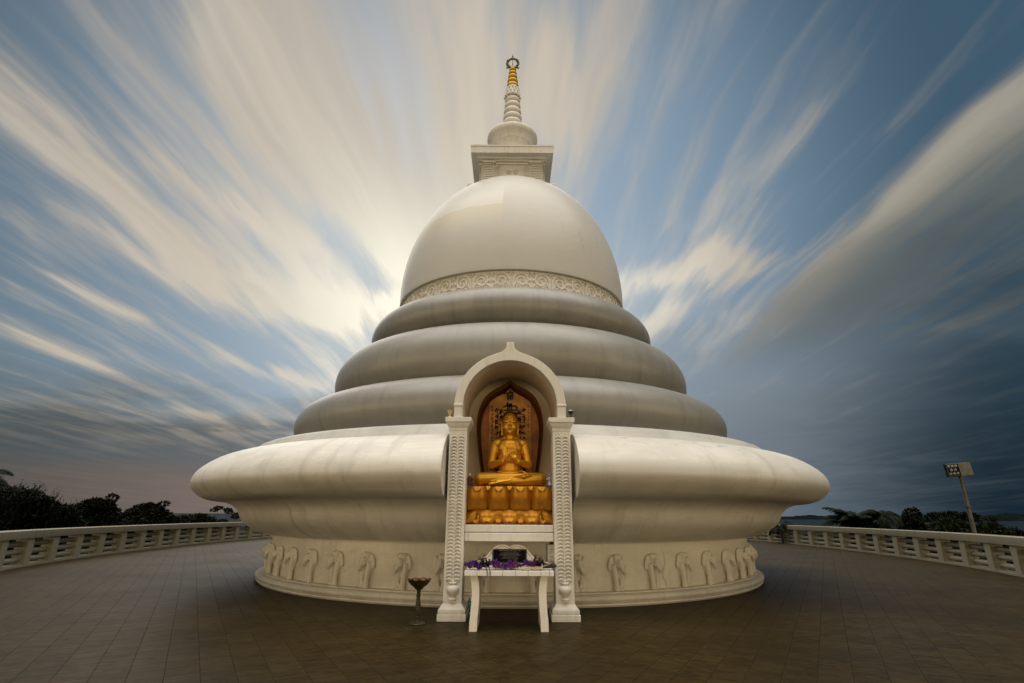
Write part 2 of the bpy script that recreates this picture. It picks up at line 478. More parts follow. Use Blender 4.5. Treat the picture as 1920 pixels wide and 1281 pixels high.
# harmika: square turret on the dome
bs = MB(); bs.b2(-1.47, 1.47, -1.47, 1.47, 11.45, 11.8); bs.build('base_slab', MT['plain'], pag, bevel=.02)
hm = MB(); hm.b2(-1.0, 1.0, -1.0, 1.0, 11.8, 13.1)
har = hm.build('square_turret', MT['plain'], pag, bevel=.01)
for i in range(4):
    cg = MB()
    # paired corner columns and the sun disc on each face
    cg.b2(-.96, -.62, -1.05, -1.003, 11.8, 12.86); cg.b2(-.98, -.56, -1.14, -1.003, 12.862, 12.93)
    cg.b2(.62, .96, -1.05, -1.003, 11.8, 12.86); cg.b2(.56, .98, -1.14, -1.003, 12.862, 12.93)
    for sx in (-1, 1):
        for k in range(15):
            z = 11.85 + k * .068
            cg.b2(sx * .79 - .15, sx * .79 + .15, -1.11, -1.052, z, z + .034)
        for dx in (.42, .47, .52): cg.b2(sx * dx - .014, sx * dx + .014, -1.03, -1.003, 11.82, 12.84)
        for k in range(12): cg.b2(sx * .47 - .07, sx * .47 + .07, -1.04, -1.032, 11.85 + k * .08, 11.875 + k * .08)
    cg.b2(-.56, .56, -1.05, -1.003, 12.845, 12.92)
    cg.build('corner_columns', MT['plain'], har, rz=i * PI / 2, bevel=.004)
    md = MB()
    md.tube([(0, -1.003, 12.48), (0, -1.035, 12.48)], .30, 40)
    md.build('sun_disc', MT['plain'], har, rz=i * PI / 2)
    ey = MB()
    for sx in (-1, 1):
        ey.ell((sx * .12, -1.035, 12.50), (.095, .02, .05), 12, 8)
        ey.tube([(sx * .02, -1.04, 12.56), (sx * .12, -1.045, 12.60), (sx * .22, -1.04, 12.57)], .012, 6)
    ey.build('carved_eyes', MT['grey'], har, rz=i * PI / 2)
cn = MB()
def sq(hw, z): return [(-hw, -hw, z), (hw, -hw, z), (hw, hw, z), (-hw, hw, z)]
def sqloft(b, prof):
    rows = [sq(h, z) for h, z in prof]
    st = b.grid(rows, True); b.f.append((st, st + 1, st + 2, st + 3)); e = st + 4 * (len(rows) - 1); b.f.append((e, e + 1, e + 2, e + 3))
sqloft(cn, [(1.02, 12.935), (1.09, 12.94), (1.10, 12.97), (1.17, 12.985), (1.21, 13.02), (1.21, 13.05), (1.385, 13.055), (1.385, 13.30), (1.40, 13.305), (1.40, 13.36), (1.33, 13.37)])
cn.build('cornice', MT['plain'], har, smooth=20)

# bell and spire
bl = MB(); bl.lathe([(.36, 13.36), (.40, 13.60), (.42, 13.66), (.50, 13.70), (.53, 13.90), (.55, 13.95), (.63, 13.98), (.67, 14.20), (.70, 14.26), (.77, 14.28), (.81, 14.45), (.85, 14.52), (.905, 14.55), (.925, 14.60), (.925, 14.70), (.905, 14.74),
                    (.86, 14.78), (.74, 14.88), (.60, 15.0), (.48, 15.11), (.40, 15.19), (.34, 15.24)], 72)
bl.build('bell', MT['plain'], pag, smooth=28)
sp = []
zs = [15.20, 15.47, 15.74, 16.02, 16.29, 16.54]; rs = [.375, .355, .332, .308, .285, .265]
for i in range(5):
    for t in range(-80, 81, 20):
        r_ = rs[i]; h = (zs[i + 1] - zs[i]) / 2
        sp.append((r_ - .085 + .085 * math.cos(R(t)), zs[i] + h + h * math.sin(R(t))))
spb = MB(); spb.lathe(sp, 48); spi = spb.build('spire', MT['plain'], pag, smooth=60)
lb = MB(); lb.lathe([(.20, 16.54), (.255, 16.56), (.28, 16.63), (.262, 16.74), (.245, 16.86), (.225, 17.0), (.20, 17.08), (.15, 17.1)], 48)
for k in range(12):
    a = 2 * PI * k / 12
    for zz, rr_, rz_ in ((16.60, .29, .075), (16.78, .245, .09), (16.95, .225, .09)):
        aa = a + (PI / 12 if zz > 16.7 and zz < 16.9 else 0)
        lb.ell((rr_ * math.sin(aa), -rr_ * math.cos(aa), zz), (.045, .045, rz_), 8, 8)
    lb.ell((.315 * math.sin(a), -.315 * math.cos(a), 16.57), (.03, .03, .03), 8, 6)
lb.build('lotus_collar', MT['plain'], spi)
gp = []
zs = [17.02, 17.24, 17.45, 17.66, 17.84, 17.98]; rs = [.228, .205, .180, .158, .138]
for i in range(5):
    h = (zs[i + 1] - zs[i]) / 2
    for t in range(-80, 81, 20): gp.append((rs[i] - .06 + .06 * math.cos(R(t)), zs[i] + h + h * math.sin(R(t))))
gp += [(.10, 18.0), (.085, 18.05), (.03, 18.08)]
gb = MB(); gb.lathe(gp, 48); gb.build('gilded_tip', MT['tip'], spi, smooth=60)
wr = MB()
P = [(.215 * math.sin(R(a)), 0, 18.27 + .225 * -math.cos(R(a))) for a in range(28, 333, 8)]
wr.tube(P, .03, 8)
for i, p in enumerate(P):
    for sg in (-1, 1):
        wr.ell((p[0] + sg * .025 * random.uniform(.6, 1.3), random.uniform(-.03, .03), p[2] + random.uniform(-.02, .02)), (.03, .025, .028), 6, 4)
for sx in (-1, 1):
    wr.tube([(sx * .02, 0, 18.06), (sx * .12, 0, 18.07), (sx * .21, 0, 18.04), (sx * .265, 0, 18.05)], [.03, .032, .03, .012], 8)
wr.build('wreath', MT['wreath'], spi)
rd = MB(); rd.tube([(0, 0, 18.05), (0, 0, 18.72)], [.016, .010], 8); rd.ell((0, 0, 18.62), (.028, .028, .03), 10, 6)
for sx in (-1, 1): rd.tube([(0, 0, 18.60), (sx * .10, 0, 18.47)], .005, 5)
rd.build('lightning_rod', MT['rod'], spi)

# elephant reliefs round the drum (front view of a standing elephant, mirrored right and left)
eb = MB()
eb.ell((0.0, .01, .36), (.135, .075, .20)); eb.ell((.01, .05, .47), (.095, .085, .11))
eb.ell((-.02, .06, .555), (.06, .06, .05)); eb.ell((.055, .055, .55), (.055, .06, .05))
r1 = Matrix.Rotation(R(-14), 3, 'Y'); r2 = Matrix.Rotation(R(10), 3, 'Y')
eb.ell((.155, .03, .44), (.055, .03, .135), rot=r1); eb.ell((-.15, .02, .47), (.045, .028, .11), rot=r2)
eb.tube([(.01, .12, .50), (.0, .155, .43), (-.03, .165, .36), (-.07, .15, .31), (-.10, .12, .285)], [.052, .048, .042, .036, .03], 10)
eb.tube([(.045, .12, .47), (.06, .145, .41), (.05, .16, .37)], [.018, .016, .008], 8)
eb.tube([(.095, .05, .42), (.085, .07, .28), (.065, .075, .14), (.055, .07, .0)], [.068, .058, .05, .06], 12)
eb.tube([(-.085, .03, .40), (-.085, .06, .26), (-.055, .055, .12), (-.05, .055, .0)], [.068, .056, .042, .05], 12)
eb.ell((.055, .085, .02), (.062, .055, .03)); eb.ell((-.045, .085, .03), (.045, .05, .035))
eb.tube([(-.14, .02, .44), (-.145, .03, .34), (-.12, .03, .27)], [.03, .026, .02], 8)
el0 = eb.build('elephant_relief', MT['relief'], pag, remesh=.0125, smooth_it=3)
first = True
for sgn in (-1, 1):
    for k in range(11):
        a = R(sgn * (4.0 + 6.88 * k))
        e = el0 if first else dup(el0, pag)
        first = False
        e.location = (6.325 * math.sin(a), -6.325 * math.cos(a), .222)
        e.rotation_euler = (0, 0, a + PI)          # mesh +y points outwards
        e.scale = (-.90 if sgn < 0 else .90, 1.0, 1.02)

# ================================================================== THE SHRINE PORTAL
SX = -.012
shr = empty('shrine', (SX, 8.72, 0), 0, 'white arched shrine portal on two carved pillars set into the front of the pagoda', 'shrine')
def make_pillar():
    b = MB(); b.b2(-.142, .142, .03, .46, .24, 2.84)
    p = b.build('pillar', MT['plain'], shr, bevel=.006)
    b = MB(); b.b2(-.215, .215, -.04, .52, 0, .098)
    prof = [(.20, -.025, .10), (.205, -.03, .135), (.20, -.025, .165), (.175, .0, .185), (.15, .022, .225), (.145, .027, .242)]
    rows = [[(-h, y, z), (h, y, z), (h, .49 - y, z), (-h, .49 - y, z)] for h, y, z in prof]
    st = b.grid(rows, True); b.f.append((st, st + 1, st + 2, st + 3))
    b.build('pillar_base', MT['plain'], p, bevel=.008)
    b = MB()
    prof = [(.146, .026, 2.80), (.15, .022, 2.82), (.15, .022, 2.85), (.165, .007, 2.87), (.185, -.013, 2.90), (.19, -.018, 2.93), (.212, -.04, 2.945), (.212, -.04, 3.02)]
    rows = [[(-h, y, z), (h, y, z), (h, .49 - y, z), (-h, .49 - y, z)] for h, y, z in prof]
    st = b.grid(rows, True); e = st + 4 * (len(rows) - 1); b.f.append((e, e + 1, e + 2, e + 3)); b.f.append((st, st + 1, st + 2, st + 3))
    b.build('capital', MT['plain'], p, smooth=25, bevel=.004)
    b = MB()
    b.tube([(0, .03, .52), (0, .03, 2.74)], .013, 8)
    n = 42
    for k in range(n):
        z = .56 + k * (2.70 - .56) / (n - 1)
        for sx in (-1, 1):
            dz = random.uniform(-.003, .003)
            b.tube([(sx * .010, .028, z - .012 + dz), (sx * .032, .016, z + .010 + dz), (sx * .060, .010, z + .016 + dz), (sx * .086, .014, z + .006 + dz), (sx * .100, .026, z - .020 + dz)], [.011, .0165, .018, .017, .010], 7)
    for sx in (-1, 1):
        b.tube([(sx * .012, .03, 2.72), (sx * .035, .02, 2.755), (sx * .055, .026, 2.79)], [.014, .012, .004], 6)
        b.tube([(sx * .03, .03, 2.71), (sx * .07, .02, 2.74), (sx * .10, .026, 2.77)], [.014, .012, .004], 6)
    b.build('leaf_carving', MT['plain'], p)
    b = MB()
    b.lathe([(.0, .275), (.052, .277), (.062, .29), (.058, .31), (.035, .325), (.05, .345), (.085, .38), (.10, .42), (.097, .45), (.08, .475), (.055, .488), (.05, .50), (.068, .51), (.07, .522), (.05, .53), (.0, .53)], 28, c=(0, .03))
    v = b.build('vase_relief', MT['plain'], p, smooth=50)
    return p
for i, sx in enumerate((-.845, .845)):
    p = make_pillar()
    p.location = (sx, 0, 0)

# arch with its barrel vault, side walls, back wall
ri, ro, zs_ = .782, .926, 3.22
def arch_outline(ri, ro, z0):
    return arc(0, zs_, ro, ro, 180, 0, 48), arc(0, zs_, ri, ri, 0, 180, 48)
o_, i_ = arch_outline(ri, ro, 3.02)
out = [(-ro, 3.022)] + o_ + [(ro, 3.022), (ri, 3.022)] + i_ + [(-ri, 3.022)]
# finial: ogee flare and stub on top
fin = [(-.34, zs_ + math.sqrt(ro ** 2 - .34 ** 2)), (-.22, 4.128), (-.14, 4.16), (-.09, 4.20), (-.066, 4.245), (-.064, 4.33), (.064, 4.33), (.066, 4.245), (.09, 4.20), (.14, 4.16), (.22, 4.128), (.34, zs_ + math.sqrt(ro ** 2 - .34 ** 2))]
L = [p for p in out[:50] if p[0] < -.34]; Rr = [p for p in out[:50] if p[0] > .34]
outline = L + fin + Rr + out[50:]
ab = MB(); ab.prism(outline, .0, .34)
arch = ab.build('arch', MT['plain'], shr, smooth=25, bevel=.007)
mo = MB()
for sx in (-1, 1):
    mo = MB(); mo.b2(sx * (ri - .008), sx * (ro + .012), -.012, .33, 3.205, 3.25)
    mo.build('impost_moulding', MT['plain'], arch, bevel=.012)
vb = MB()
o2, i2 = arc(0, zs_, ro - .03, ro - .03, 180, 0, 48), arc(0, zs_, ri, ri, 0, 180, 48)
vb.prism([(-ro + .03, 3.024)] + o2 + [(ro - .03, 3.024), (ri, 3.024)] + i2 + [(-ri, 3.024)], .34, 2.3)
for sx in (-1, 1): vb.b2(sx * ri, sx * (ro - .03), .53, 2.3, 1.34, 3.024)
vault = vb.build('niche_vault', MT['niche'], shr, smooth=25)
bw = MB(); bw.b2(-ri - .01, ri + .01, 1.36, 1.44, 1.30, 4.02)
bwo = bw.build('niche_back_wall', MT['niche'], shr)
sh = MB(); sh.b2(-.70, .70, .14, 1.5, 1.235, 1.345); sh.b2(-.70, .70, .125, 1.48, 1.10, 1.228)
shelf = sh.build('shelf', MT['plain'], shr, bevel=.012)

# ------------------------------------------------------------------ backdrop (mandorla) with brushed writing
BY = 9.78
bd = empty('backdrop', (SX, BY, 1.95), 0, 'pointed ochre backdrop with black brush calligraphy behind the golden seated statue', 'backdrop')
def mandorla(k=1.0, top=1.98):
    half = [(.49, 0.0), (.525, .30), (.57, .62), (.605, .95), (.612, 1.15), (.585, 1.36), (.52, 1.55), (.42, 1.69), (.30, 1.785), (.17, 1.85), (.08, 1.905), (.03, 1.95), (0.0, 1.98)]
    half = catmull(half, 4)
    h = [(x * k, z if k == 1 else z * (1 - (1 - k) * .55)) for x, z in half]
    return h + [(-x, z) for x, z in h[-2::-1]]
fo = mandorla(1.0); fi = mandorla(.925)
fr = MB()
n = len(fo)
rows = [[(x, .28, z) for x, z in fo], [(x, .0, z) for x, z in fo], [(x * .985, -.012, z * .995) for x, z in fo],
        [((a[0] + b[0]) / 2 * .99, -.018, (a[1] + b[1]) / 2) for a, b in zip(fo, fi)], [(x * 1.01, .0, z) for x, z in fi], [(x, .03, z) for x, z in fi], [(x * .96, .235, z * .985) for x, z in fi]]
fr.grid(rows)
fr.build('frame', MT['frame'], bd, smooth=35)
pn = MB(); pn.prism([(x * .965, z * .985) for x, z in fi], .235, .27)
pn.build('inner_panel', MT['side'], bd)
pb = MB()
brd = [(x, z * .975) for x, z in fi if abs(x) <= .395 and z > .9]
pb.prism([(-.395, 0), (.395, 0)] + [(.395, brd[0][1])] + brd + [(-.395, brd[-1][1])], .205, .232)
pb.build('scroll_board', MT['panel'], bd, bevel=.004)
for sx in (-1, 1):
    pb = MB(); pb.b2(sx * .372, sx * .392, .199, .2055, 0, 1.45); pb.build('scroll_edge', MT['panel'], bd)
cl = MB()
def stroke(pts, w, y=.2005):
    P = catmull([(x, 0, z) for x, z in pts], 4); n = len(P); rows = [[], []]
    for i, p in enumerate(P):
        q0, q1 = P[max(i - 1, 0)], P[min(i + 1, n - 1)]
        dx, dz = q1[0] - q0[0], q1[2] - q0[2]; l = math.hypot(dx, dz) or 1
        ww = w * (.35 + .65 * math.sin(PI * min(1, .15 + i / n * .85))) / 2
        rows[0].append((p[0] - dz / l * ww, y, p[2] + dx / l * ww)); rows[1].append((p[0] + dz / l * ww, y, p[2] - dx / l * ww))
    cl.grid(rows)
# first great character (nan): cross, box with inner strokes
def T(L, cx, cz, s): return [(cx + x * s, cz + z * s) for x, z in L]
for L, w in (([(0, 1.0), (0.02, .55)], .030), ([(-1.0, .42), (-.4, .50), (.35, .62)], .024), ([(-.32, .50), (-.34, .0), (-.28, -.55)], .030), ([(-.32, .48), (.1, .58), (.34, .55), (.33, .0), (.26, -.5)], .028),
             ([(-.16, .32), (-.02, .12)], .02), ([(.2, .36), (.06, .14)], .02), ([(-.2, .02), (.22, .06)], .018), ([(-.22, -.2), (.24, -.16)], .018), ([(.01, .25), (.01, -.55)], .026)):
    stroke(T(L, 0, 1.69, .135), w * 1.25)
for L, w in (([(-.95, -.25), (-.4, .05), (.3, .22)], .028), ([(-.2, .6), (-.5, .2)], .024), ([(-.6, .0), (.9, -.06)], .032), ([(-.3, .35), (-.34, -.65)], .026), ([(-.05, .35), (-.08, -.65)], .026), ([(.2, .35), (.2, -.65)], .026),
             ([(-.9, -.66), (0, -.58), (.8, -.62)], .030), ([(-.55, -.85), (-.85, -1.25)], .028), ([(-.15, -.9), (-.2, -1.2)], .026), ([(.2, -.9), (.3, -1.2)], .026), ([(.5, -.85), (.85, -1.2)], .028)):
    stroke(T(L, 0, 1.515, .14), w * 1.15)
rg = random.Random(4)
for cx, ztop, zbot, s, dens in ((-.335, 1.50, .25, .05, 1), (-.25, 1.42, .12, .075, 1.6), (-.165, 1.40, .1, .085, 2), (.13, 1.46, 1.2, .07, 1.2), (.175, 1.38, .1, .085, 2), (.26, 1.44, .12, .075, 1.6), (.345, 1.50, 1.0, .045, .7)):
    z = ztop
    while z > zbot:
        for q in range(int(4 * dens) + rg.randint(0, 2)):
            a = rg.choice((0, .15, PI / 2, PI / 2, .9, -.8)) + rg.uniform(-.25, .25); l = s * rg.uniform(.4, 1.0)
            x0 = cx + rg.uniform(-.35, .35) * s; z0 = z + rg.uniform(-.45, .45) * s
            stroke([(x0 - math.cos(a) * l / 2, z0 - math.sin(a) * l / 2), (x0 + rg.uniform(-.1, .1) * s, z0 + rg.uniform(-.1, .1) * s), (x0 + math.cos(a) * l / 2, z0 + math.sin(a) * l / 2)], s * rg.uniform(.14, .26))
        z -= s * 1.45
cl.build('calligraphy', MT['ink'], bd, smooth=None, fix=False)

# ------------------------------------------------------------------ lotus pedestal
PY = 9.50; PZ = 1.347
ped = empty('lotus_pedestal', (SX, PY, PZ), 0, 'gilded lotus pedestal with two rows of petals under the seated statue', 'pedestal')
def rrect(hx, hy, r, n=6):
    P = []
    for cx, cy, a0 in ((hx - r, -hy + r, -90), (hx - r, hy - r, 0), (-hx + r, hy - r, 90), (-hx + r, -hy + r, 180)):
        P += [(cx + r * math.cos(R(a0 + 90 * i / n)), cy + r * math.sin(R(a0 + 90 * i / n))) for i in range(n + 1)]
    return P
cb = MB(); rows = []
for k, z in ((.97, 0), (.97, .05), (.90, .12), (.86, .22), (.87, .28), (.90, .45), (.91, .575), (.88, .60)):
    rows.append([(x * k, y * k, z) for x, y in rrect(.71, .345, .12)])
st = cb.grid(rows, True); m_ = len(rows[0]); cb.f.append(tuple(st + (len(rows) - 1) * m_ + i for i in range(m_))); cb.f.append(tuple(st + i for i in range(m_)))
cb.build('core', MT['goldp'], ped)
def petal_up(w, h, bulge, curl):
    b = MB(); rows = []
    nt, ns = 22, 16
    for i in range(nt + 1):
        t = i / nt
        hw = w / 2 * (.80 + .20 * math.sin(PI / 2 * min(1, t / .6))) * (1 if t < .56 else math.sqrt(max(.02, 1 - ((t - .56) / .44) ** 2 * .82)))
        row = []
        for j in range(ns + 1):
            s = -1 + 2 * j / ns
            y = -bulge * math.sin(PI * min(t, .82) * .95) ** .7 * (1 - abs(s) ** 2.6) - .016 * (1 - math.cos(2 * PI * abs(s))) * math.sin(PI * min(1, t * 1.1))
            z = h * min(t, .80) / .80 * (1 - .16 * abs(s) ** 2.6)
            if t > .74:
                q = (t - .74) / .26
                y -= curl * q ** 1.3 * (1 - .55 * s * s)
                z -= .085 * q ** 1.4 * (1 - abs(s)) ** .8 + .02 * q
            row.append((s * hw, y, z))
        rows.append(row)
    b.grid(rows)
    rows2 = [[(x * .97, y + .02, z - .004) for x, y, z in r_] for r_ in rows]
    b.grid(rows2, flip=True)
    return b
def place(o, x, y, z, rz): o.location = (x, y, z); o.rotation_euler = (0, 0, rz)
pu = petal_up(.362, .385, .080, .085).build('petal', MT['goldp'], ped)
pd0 = None
ups = [(-.53, -.405, 0), (-.178, -.41, 0), (.178, -.41, 0), (.53, -.405, 0), (-.74, -.26, -60), (.74, -.26, 60), (-.765, .05, -90), (.765, .05, 90)]
for i, (x, y, a) in enumerate(ups): place(pu if i == 0 else dup(pu, ped), x, y, .225, R(a))
pm = petal_up(.20, .385, .03, .075).build('petal', MT['goldp'], ped)
for i, x in enumerate((-.355, 0, .355)): place(pm if i == 0 else dup(pm, ped), x, -.345, .238, 0)
def petal_dn(w, h):
    b = MB(); rows = []
    nt, ns = 18, 16
    for i in range(nt + 1):
        t = i / nt
        hw = w / 2 * (1.0 if t < .5 else math.sqrt(max(.03, 1 - ((t - .5) / .5) ** 2 * .9)))
        row = []
        for j in range(ns + 1):
            s = -1 + 2 * j / ns
            y = -.075 * math.sin(PI / 2 * min(1, t * 1.5)) * (1 - .5 * s * s) - .014 * (1 - math.cos(2 * PI * abs(s))) * math.sin(PI * t)
            z = -h * t * .82
            if t > .62:
                q = (t - .62) / .38
                y -= .055 * q ** 1.2 * (1 - .4 * s * s); z += .04 * q * (1 - abs(s)) * .9 - .018 * q
            row.append((s * hw, y, z))
        rows.append(row)
    b.grid(rows)
    b.grid([[(x * .97, y + .018, z) for x, y, z in r_] for r_ in rows], flip=True)
    return b
pdn = petal_dn(.362, .235).build('petal', MT['goldp'], ped)
dns = [(-.36, -.395, 0), (0, -.40, 0), (.36, -.395, 0), (-.67, -.33, -35), (.67, -.33, 35), (-.745, -.02, -90), (.745, -.02, 90)]
for i, (x, y, a) in enumerate(dns): place(pdn if i == 0 else dup(pdn, ped), x, y, .225, R(a))
pds = petal_dn(.19, .225).build('petal', MT['goldp'], ped)
for i, (x, a) in enumerate(((-.18, 0), (.18, 0), (-.535, -12), (.535, 12))): place(pds if i == 0 else dup(pds, ped), x, -.372, .20, R(a))

# ------------------------------------------------------------------ the seated statue
stt = empty('seated_statue', (SX, 9.52, 1.945), 0, 'golden statue of a cross-legged meditating figure with hands raised before the chest', 'statue')
b = MB()
b.ell((0, .04, .17), (.27, .19, .17)); b.ell((0, .03, .33), (.195, .135, .20)); b.ell((0, .02, .50), (.215, .14, .2)); b.ell((0, .015, .64), (.245, .145, .185))
b.ell((-.10, -.07, .665), (.115, .06, .085)); b.ell((.10, -.07, .665), (.115, .06, .085))
b.cap((-.225, .03, .745), (.225, .03, .745), .098, .098); b.ell((0, .02, .73), (.27, .125, .125)); b.ell((0, -.03, .70), (.22, .11, .14))
b.cap((-.13, .03, .81), (0, .02, .86), .06, .075); b.cap((.13, .03, .81), (0, .02, .86), .06, .075)
b.cap((0, .02, .80), (0, -.005, .97), .098, .092)
# arms
b.cap((-.258, .03, .735), (-.322, -.02, .38), .084, .068); b.cap((.258, .03, .735), (.322, -.02, .38), .084, .068)
b.cap((-.322, -.03, .37), (-.115, -.235, .425), .068, .044); b.cap((.322, -.03, .37), (.15, -.22, .42), .068, .046)
# right hand: upright palm and five fingers
b.cap((-.10, -.245, .44), (-.092, -.262, .525), .036, .036); b.ell((-.088, -.258, .50), (.047, .022, .062))
for x, z, t in ((-.118, .635, .0), (-.097, .665, .004), (-.076, .655, .004), (-.056, .625, .0)):
    b.tube([(x * .9 - .004, -.262, .53), (x, -.270 - t, .58), (x + .003, -.270, z - .02), (x + .006, -.262, z)], [.0125, .0118, .0105, .006], 8)
b.tube([(-.06, -.262, .475), (-.035, -.282, .52), (-.026, -.286, .56), (-.03, -.284, .59)], [.015, .0135, .0115, .006], 8)
# left hand: reaches across towards the right hand
b.cap((.135, -.225, .425), (.09, -.25, .48), .040, .038); b.ell((.075, -.252, .495), (.052, .024, .055), rot=Matrix.Rotation(R(-38), 3, 'Y'))
for k, (dx, dz, l) in enumerate(((.0, .0, .125), (.026, .016, .13), (.05, .034, .125), (.072, .05, .10))):
    x0, z0 = .032 + dx, .495 + dz
    b.tube([(x0, -.262, z0), (x0 - l * .32, -.282, z0 + l * .42), (x0 - l * .55, -.288, z0 + l * .74), (x0 - l * .66, -.284, z0 + l * .92)], [.0125, .0118, .0105, .006], 8)
b.tube([(.115, -.255, .50), (.118, -.275, .545), (.098, -.287, .59), (.078, -.288, .61)], [.015, .0135, .0115, .006], 8)
# crossed legs under the robe
b.cap((-.16, .03, .13), (-.50, -.14, .125), .135, .118); b.cap((.16, .03, .13), (.515, -.14, .125), .135, .118)
b.cap((-.50, -.16, .135), (.24, -.27, .165), .108, .062); b.cap((.515, -.16, .12), (-.20, -.335, .062), .108, .055)
b.ell((0, -.1, .09), (.46, .24, .085)); b.ell((.28, -.265, .185), (.085, .05, .035), rot=Matrix.Rotation(R(10), 3, 'Y'))
b.ell((0, .02, .05), (.58, .26, .05)); b.ell((-.26, -.335, .045), (.10, .045, .035))
# head and face
hs = 1.10
def hv(p): return (p[0] * hs, (p[1] + .01) * hs - .01, 1.135 + (p[2] - 1.135) * hs - .020)
def hl_(c, r): b.ell(hv(c), tuple(t * hs for t in r))
hl_((0, -.018, 1.135), (.128, .15, .175)); hl_((0, -.055, 1.03), (.106, .098, .105)); hl_((0, -.115, .975), (.045, .036, .034))
hl_((-.062, -.098, 1.05), (.052, .05, .055)); hl_((.062, -.098, 1.05), (.052, .05, .055))
hl_((0, .02, 1.21), (.125, .14, .115))
b.tube([hv(q) for q in ((0, -.160, 1.165), (0, -.180, 1.12), (0, -.200, 1.082), (0, -.190, 1.066))], [.013, .016, .023, .012], 10)
hl_((-.020, -.170, 1.078), (.015, .015, .012)); hl_((.020, -.170, 1.078), (.015, .015, .012))
for sx in (-1, 1):
    b.tube([hv(q) for q in ((sx * .012, -.170, 1.166), (sx * .045, -.169, 1.188), (sx * .085, -.144, 1.180), (sx * .110, -.112, 1.155))], [.011, .013, .012, .006], 8)
    hl_((sx * .054, -.142, 1.134), (.036, .024, .019))
    hl_((sx * .132, .0, 1.10), (.018, .042, .07)); b.cap(hv((sx * .131, -.012, 1.06)), hv((sx * .126, -.018, .945)), .019, .017)
hl_((0, -.163, 1.036), (.037, .018, .0095)); hl_((0, -.159, 1.017), (.030, .017, .010))
body = b.build('body', MT['gold'], stt, remesh=.0068, smooth_it=2)
hb = MB(); rows = []
for i in range(25):
    th = -PI / 2 + PI * i / 24; row = []
    for k in range(48):
        a = 2 * PI * k / 48
        row.append((th, a))
    rows.append(row)
pts = []
for i in range(27):
    for k in range(64):
        t = i / 26; a = 2 * PI * k / 64
        # hairline: high on the brow, low at the nape
        front = max(0, -math.sin(a)); lowest = R(38) * front - R(35) * (1 - front)
        th = lowest + (PI / 2 - lowest) * t
        bmp = 1.0 + .022 * math.sin(a * 16 + (i % 2) * PI) * math.sin(t * 26) * (1 - t) + (.0 if t < .05 else .03)
        pts.append((.131 * bmp * math.cos(th) * math.cos(a), .012 + .152 * bmp * math.cos(th) * math.sin(a), 1.165 + .165 * bmp * math.sin(th)))
hb.v = [hv(q) for q in pts]
for i in range(26):
    for k in range(64): hb.f.append((i * 64 + k, i * 64 + (k + 1) % 64, (i + 1) * 64 + (k + 1) % 64, (i + 1) * 64 + k))
hb.ell(hv((0, .03, 1.33)), (.06, .065, .04))
hb.build('hair', MT['hair'], stt)
for sx in (-1, 1):
    ed = MB(); ed.tube([hv(q) for q in ((sx * .022, -.160, 1.124), (sx * .04, -.163, 1.119), (sx * .06, -.160, 1.119), (sx * .085, -.140, 1.126))], [.0035, .006, .006, .003], 6)
    ed.build('closed_eye', MT['hair'], stt)
ed = MB(); ed.tube([hv(q) for q in ((-.036, -.170, 1.028), (0, -.180, 1.026), (.036, -.170, 1.028))], [.003, .0045, .003], 6); ed.build('lip_line', MT['hair'], stt)
ed = MB()
ed.tube([(-.2, -.125, .262), (-.1, -.163, .238), (0, -.172, .232), (.1, -.163, .238), (.2, -.125, .262)], .011, 8)
ed.build('robe_hem', MT['gold'], stt)
ed = MB()
ed.tube([(.155, -.075, .83), (.12, -.135, .74), (.095, -.152, .64), (.085, -.148, .54), (.10, -.13, .44)], .007, 8)
ed.tube([(.185, -.07, .82), (.15, -.13, .73), (.125, -.15, .63), (.115, -.145, .53)], .005, 8)
ed.build('robe_fold', MT['gold'], stt)
ed = MB()
ed.tube([(.05, -.315, .155), (.16, -.33, .185), (.27, -.315, .205), (.33, -.28, .215)], [.008, .016, .014, .008], 8)
ed.tube([(.2, -.16, .27), (.26, -.2, .235), (.33, -.235, .205)], [.01, .018, .008], 8)
ed.tube([(-.34, -.385, .03), (-.2, -.395, .06), (-.08, -.385, .085), (.02, -.375, .10), (.05, -.37, .12)], [.008, .016, .016, .013, .006], 8)
ed.build('robe_fold', MT['gold'], stt)

# figurines either side of the statue
def figurine(name, x, mat, head, label):
    e = empty(name, (x, 9.14, 1.955), 0, label, 'figurine')
    b = MB(); b.lathe([(0, 0), (.045, .0), (.05, .012), (.046, .04), (.038, .09), (.034, .12), (.028, .14), (.012, .15), (0, .15)], 20)
    for sx in (-1, 1): b.tube([(sx * .032, 0, .125), (sx * .045, -.015, .095), (sx * .02, -.045, .085)], [.014, .013, .010], 8)
    b.build('robe', mat, e, smooth=50)
    b = MB(); b.ell((0, -.004, .172), (.021, .023, .028)); b.ell((0, -.028, .170), (.005, .006, .006), 8, 6); b.tube([(0, 0, .14), (0, -.002, .16)], .011, 8); b.build('head', head, e)
    return e
figurine('figurine', -.675, MT['robe'], MT['skin'], 'tiny maroon robed figurine with a pale head on the left rim of the lotus pedestal')
figurine('figurine', .655, MT['silver'], MT['silver'], 'tiny silver figurine on the right rim of the lotus pedestal')

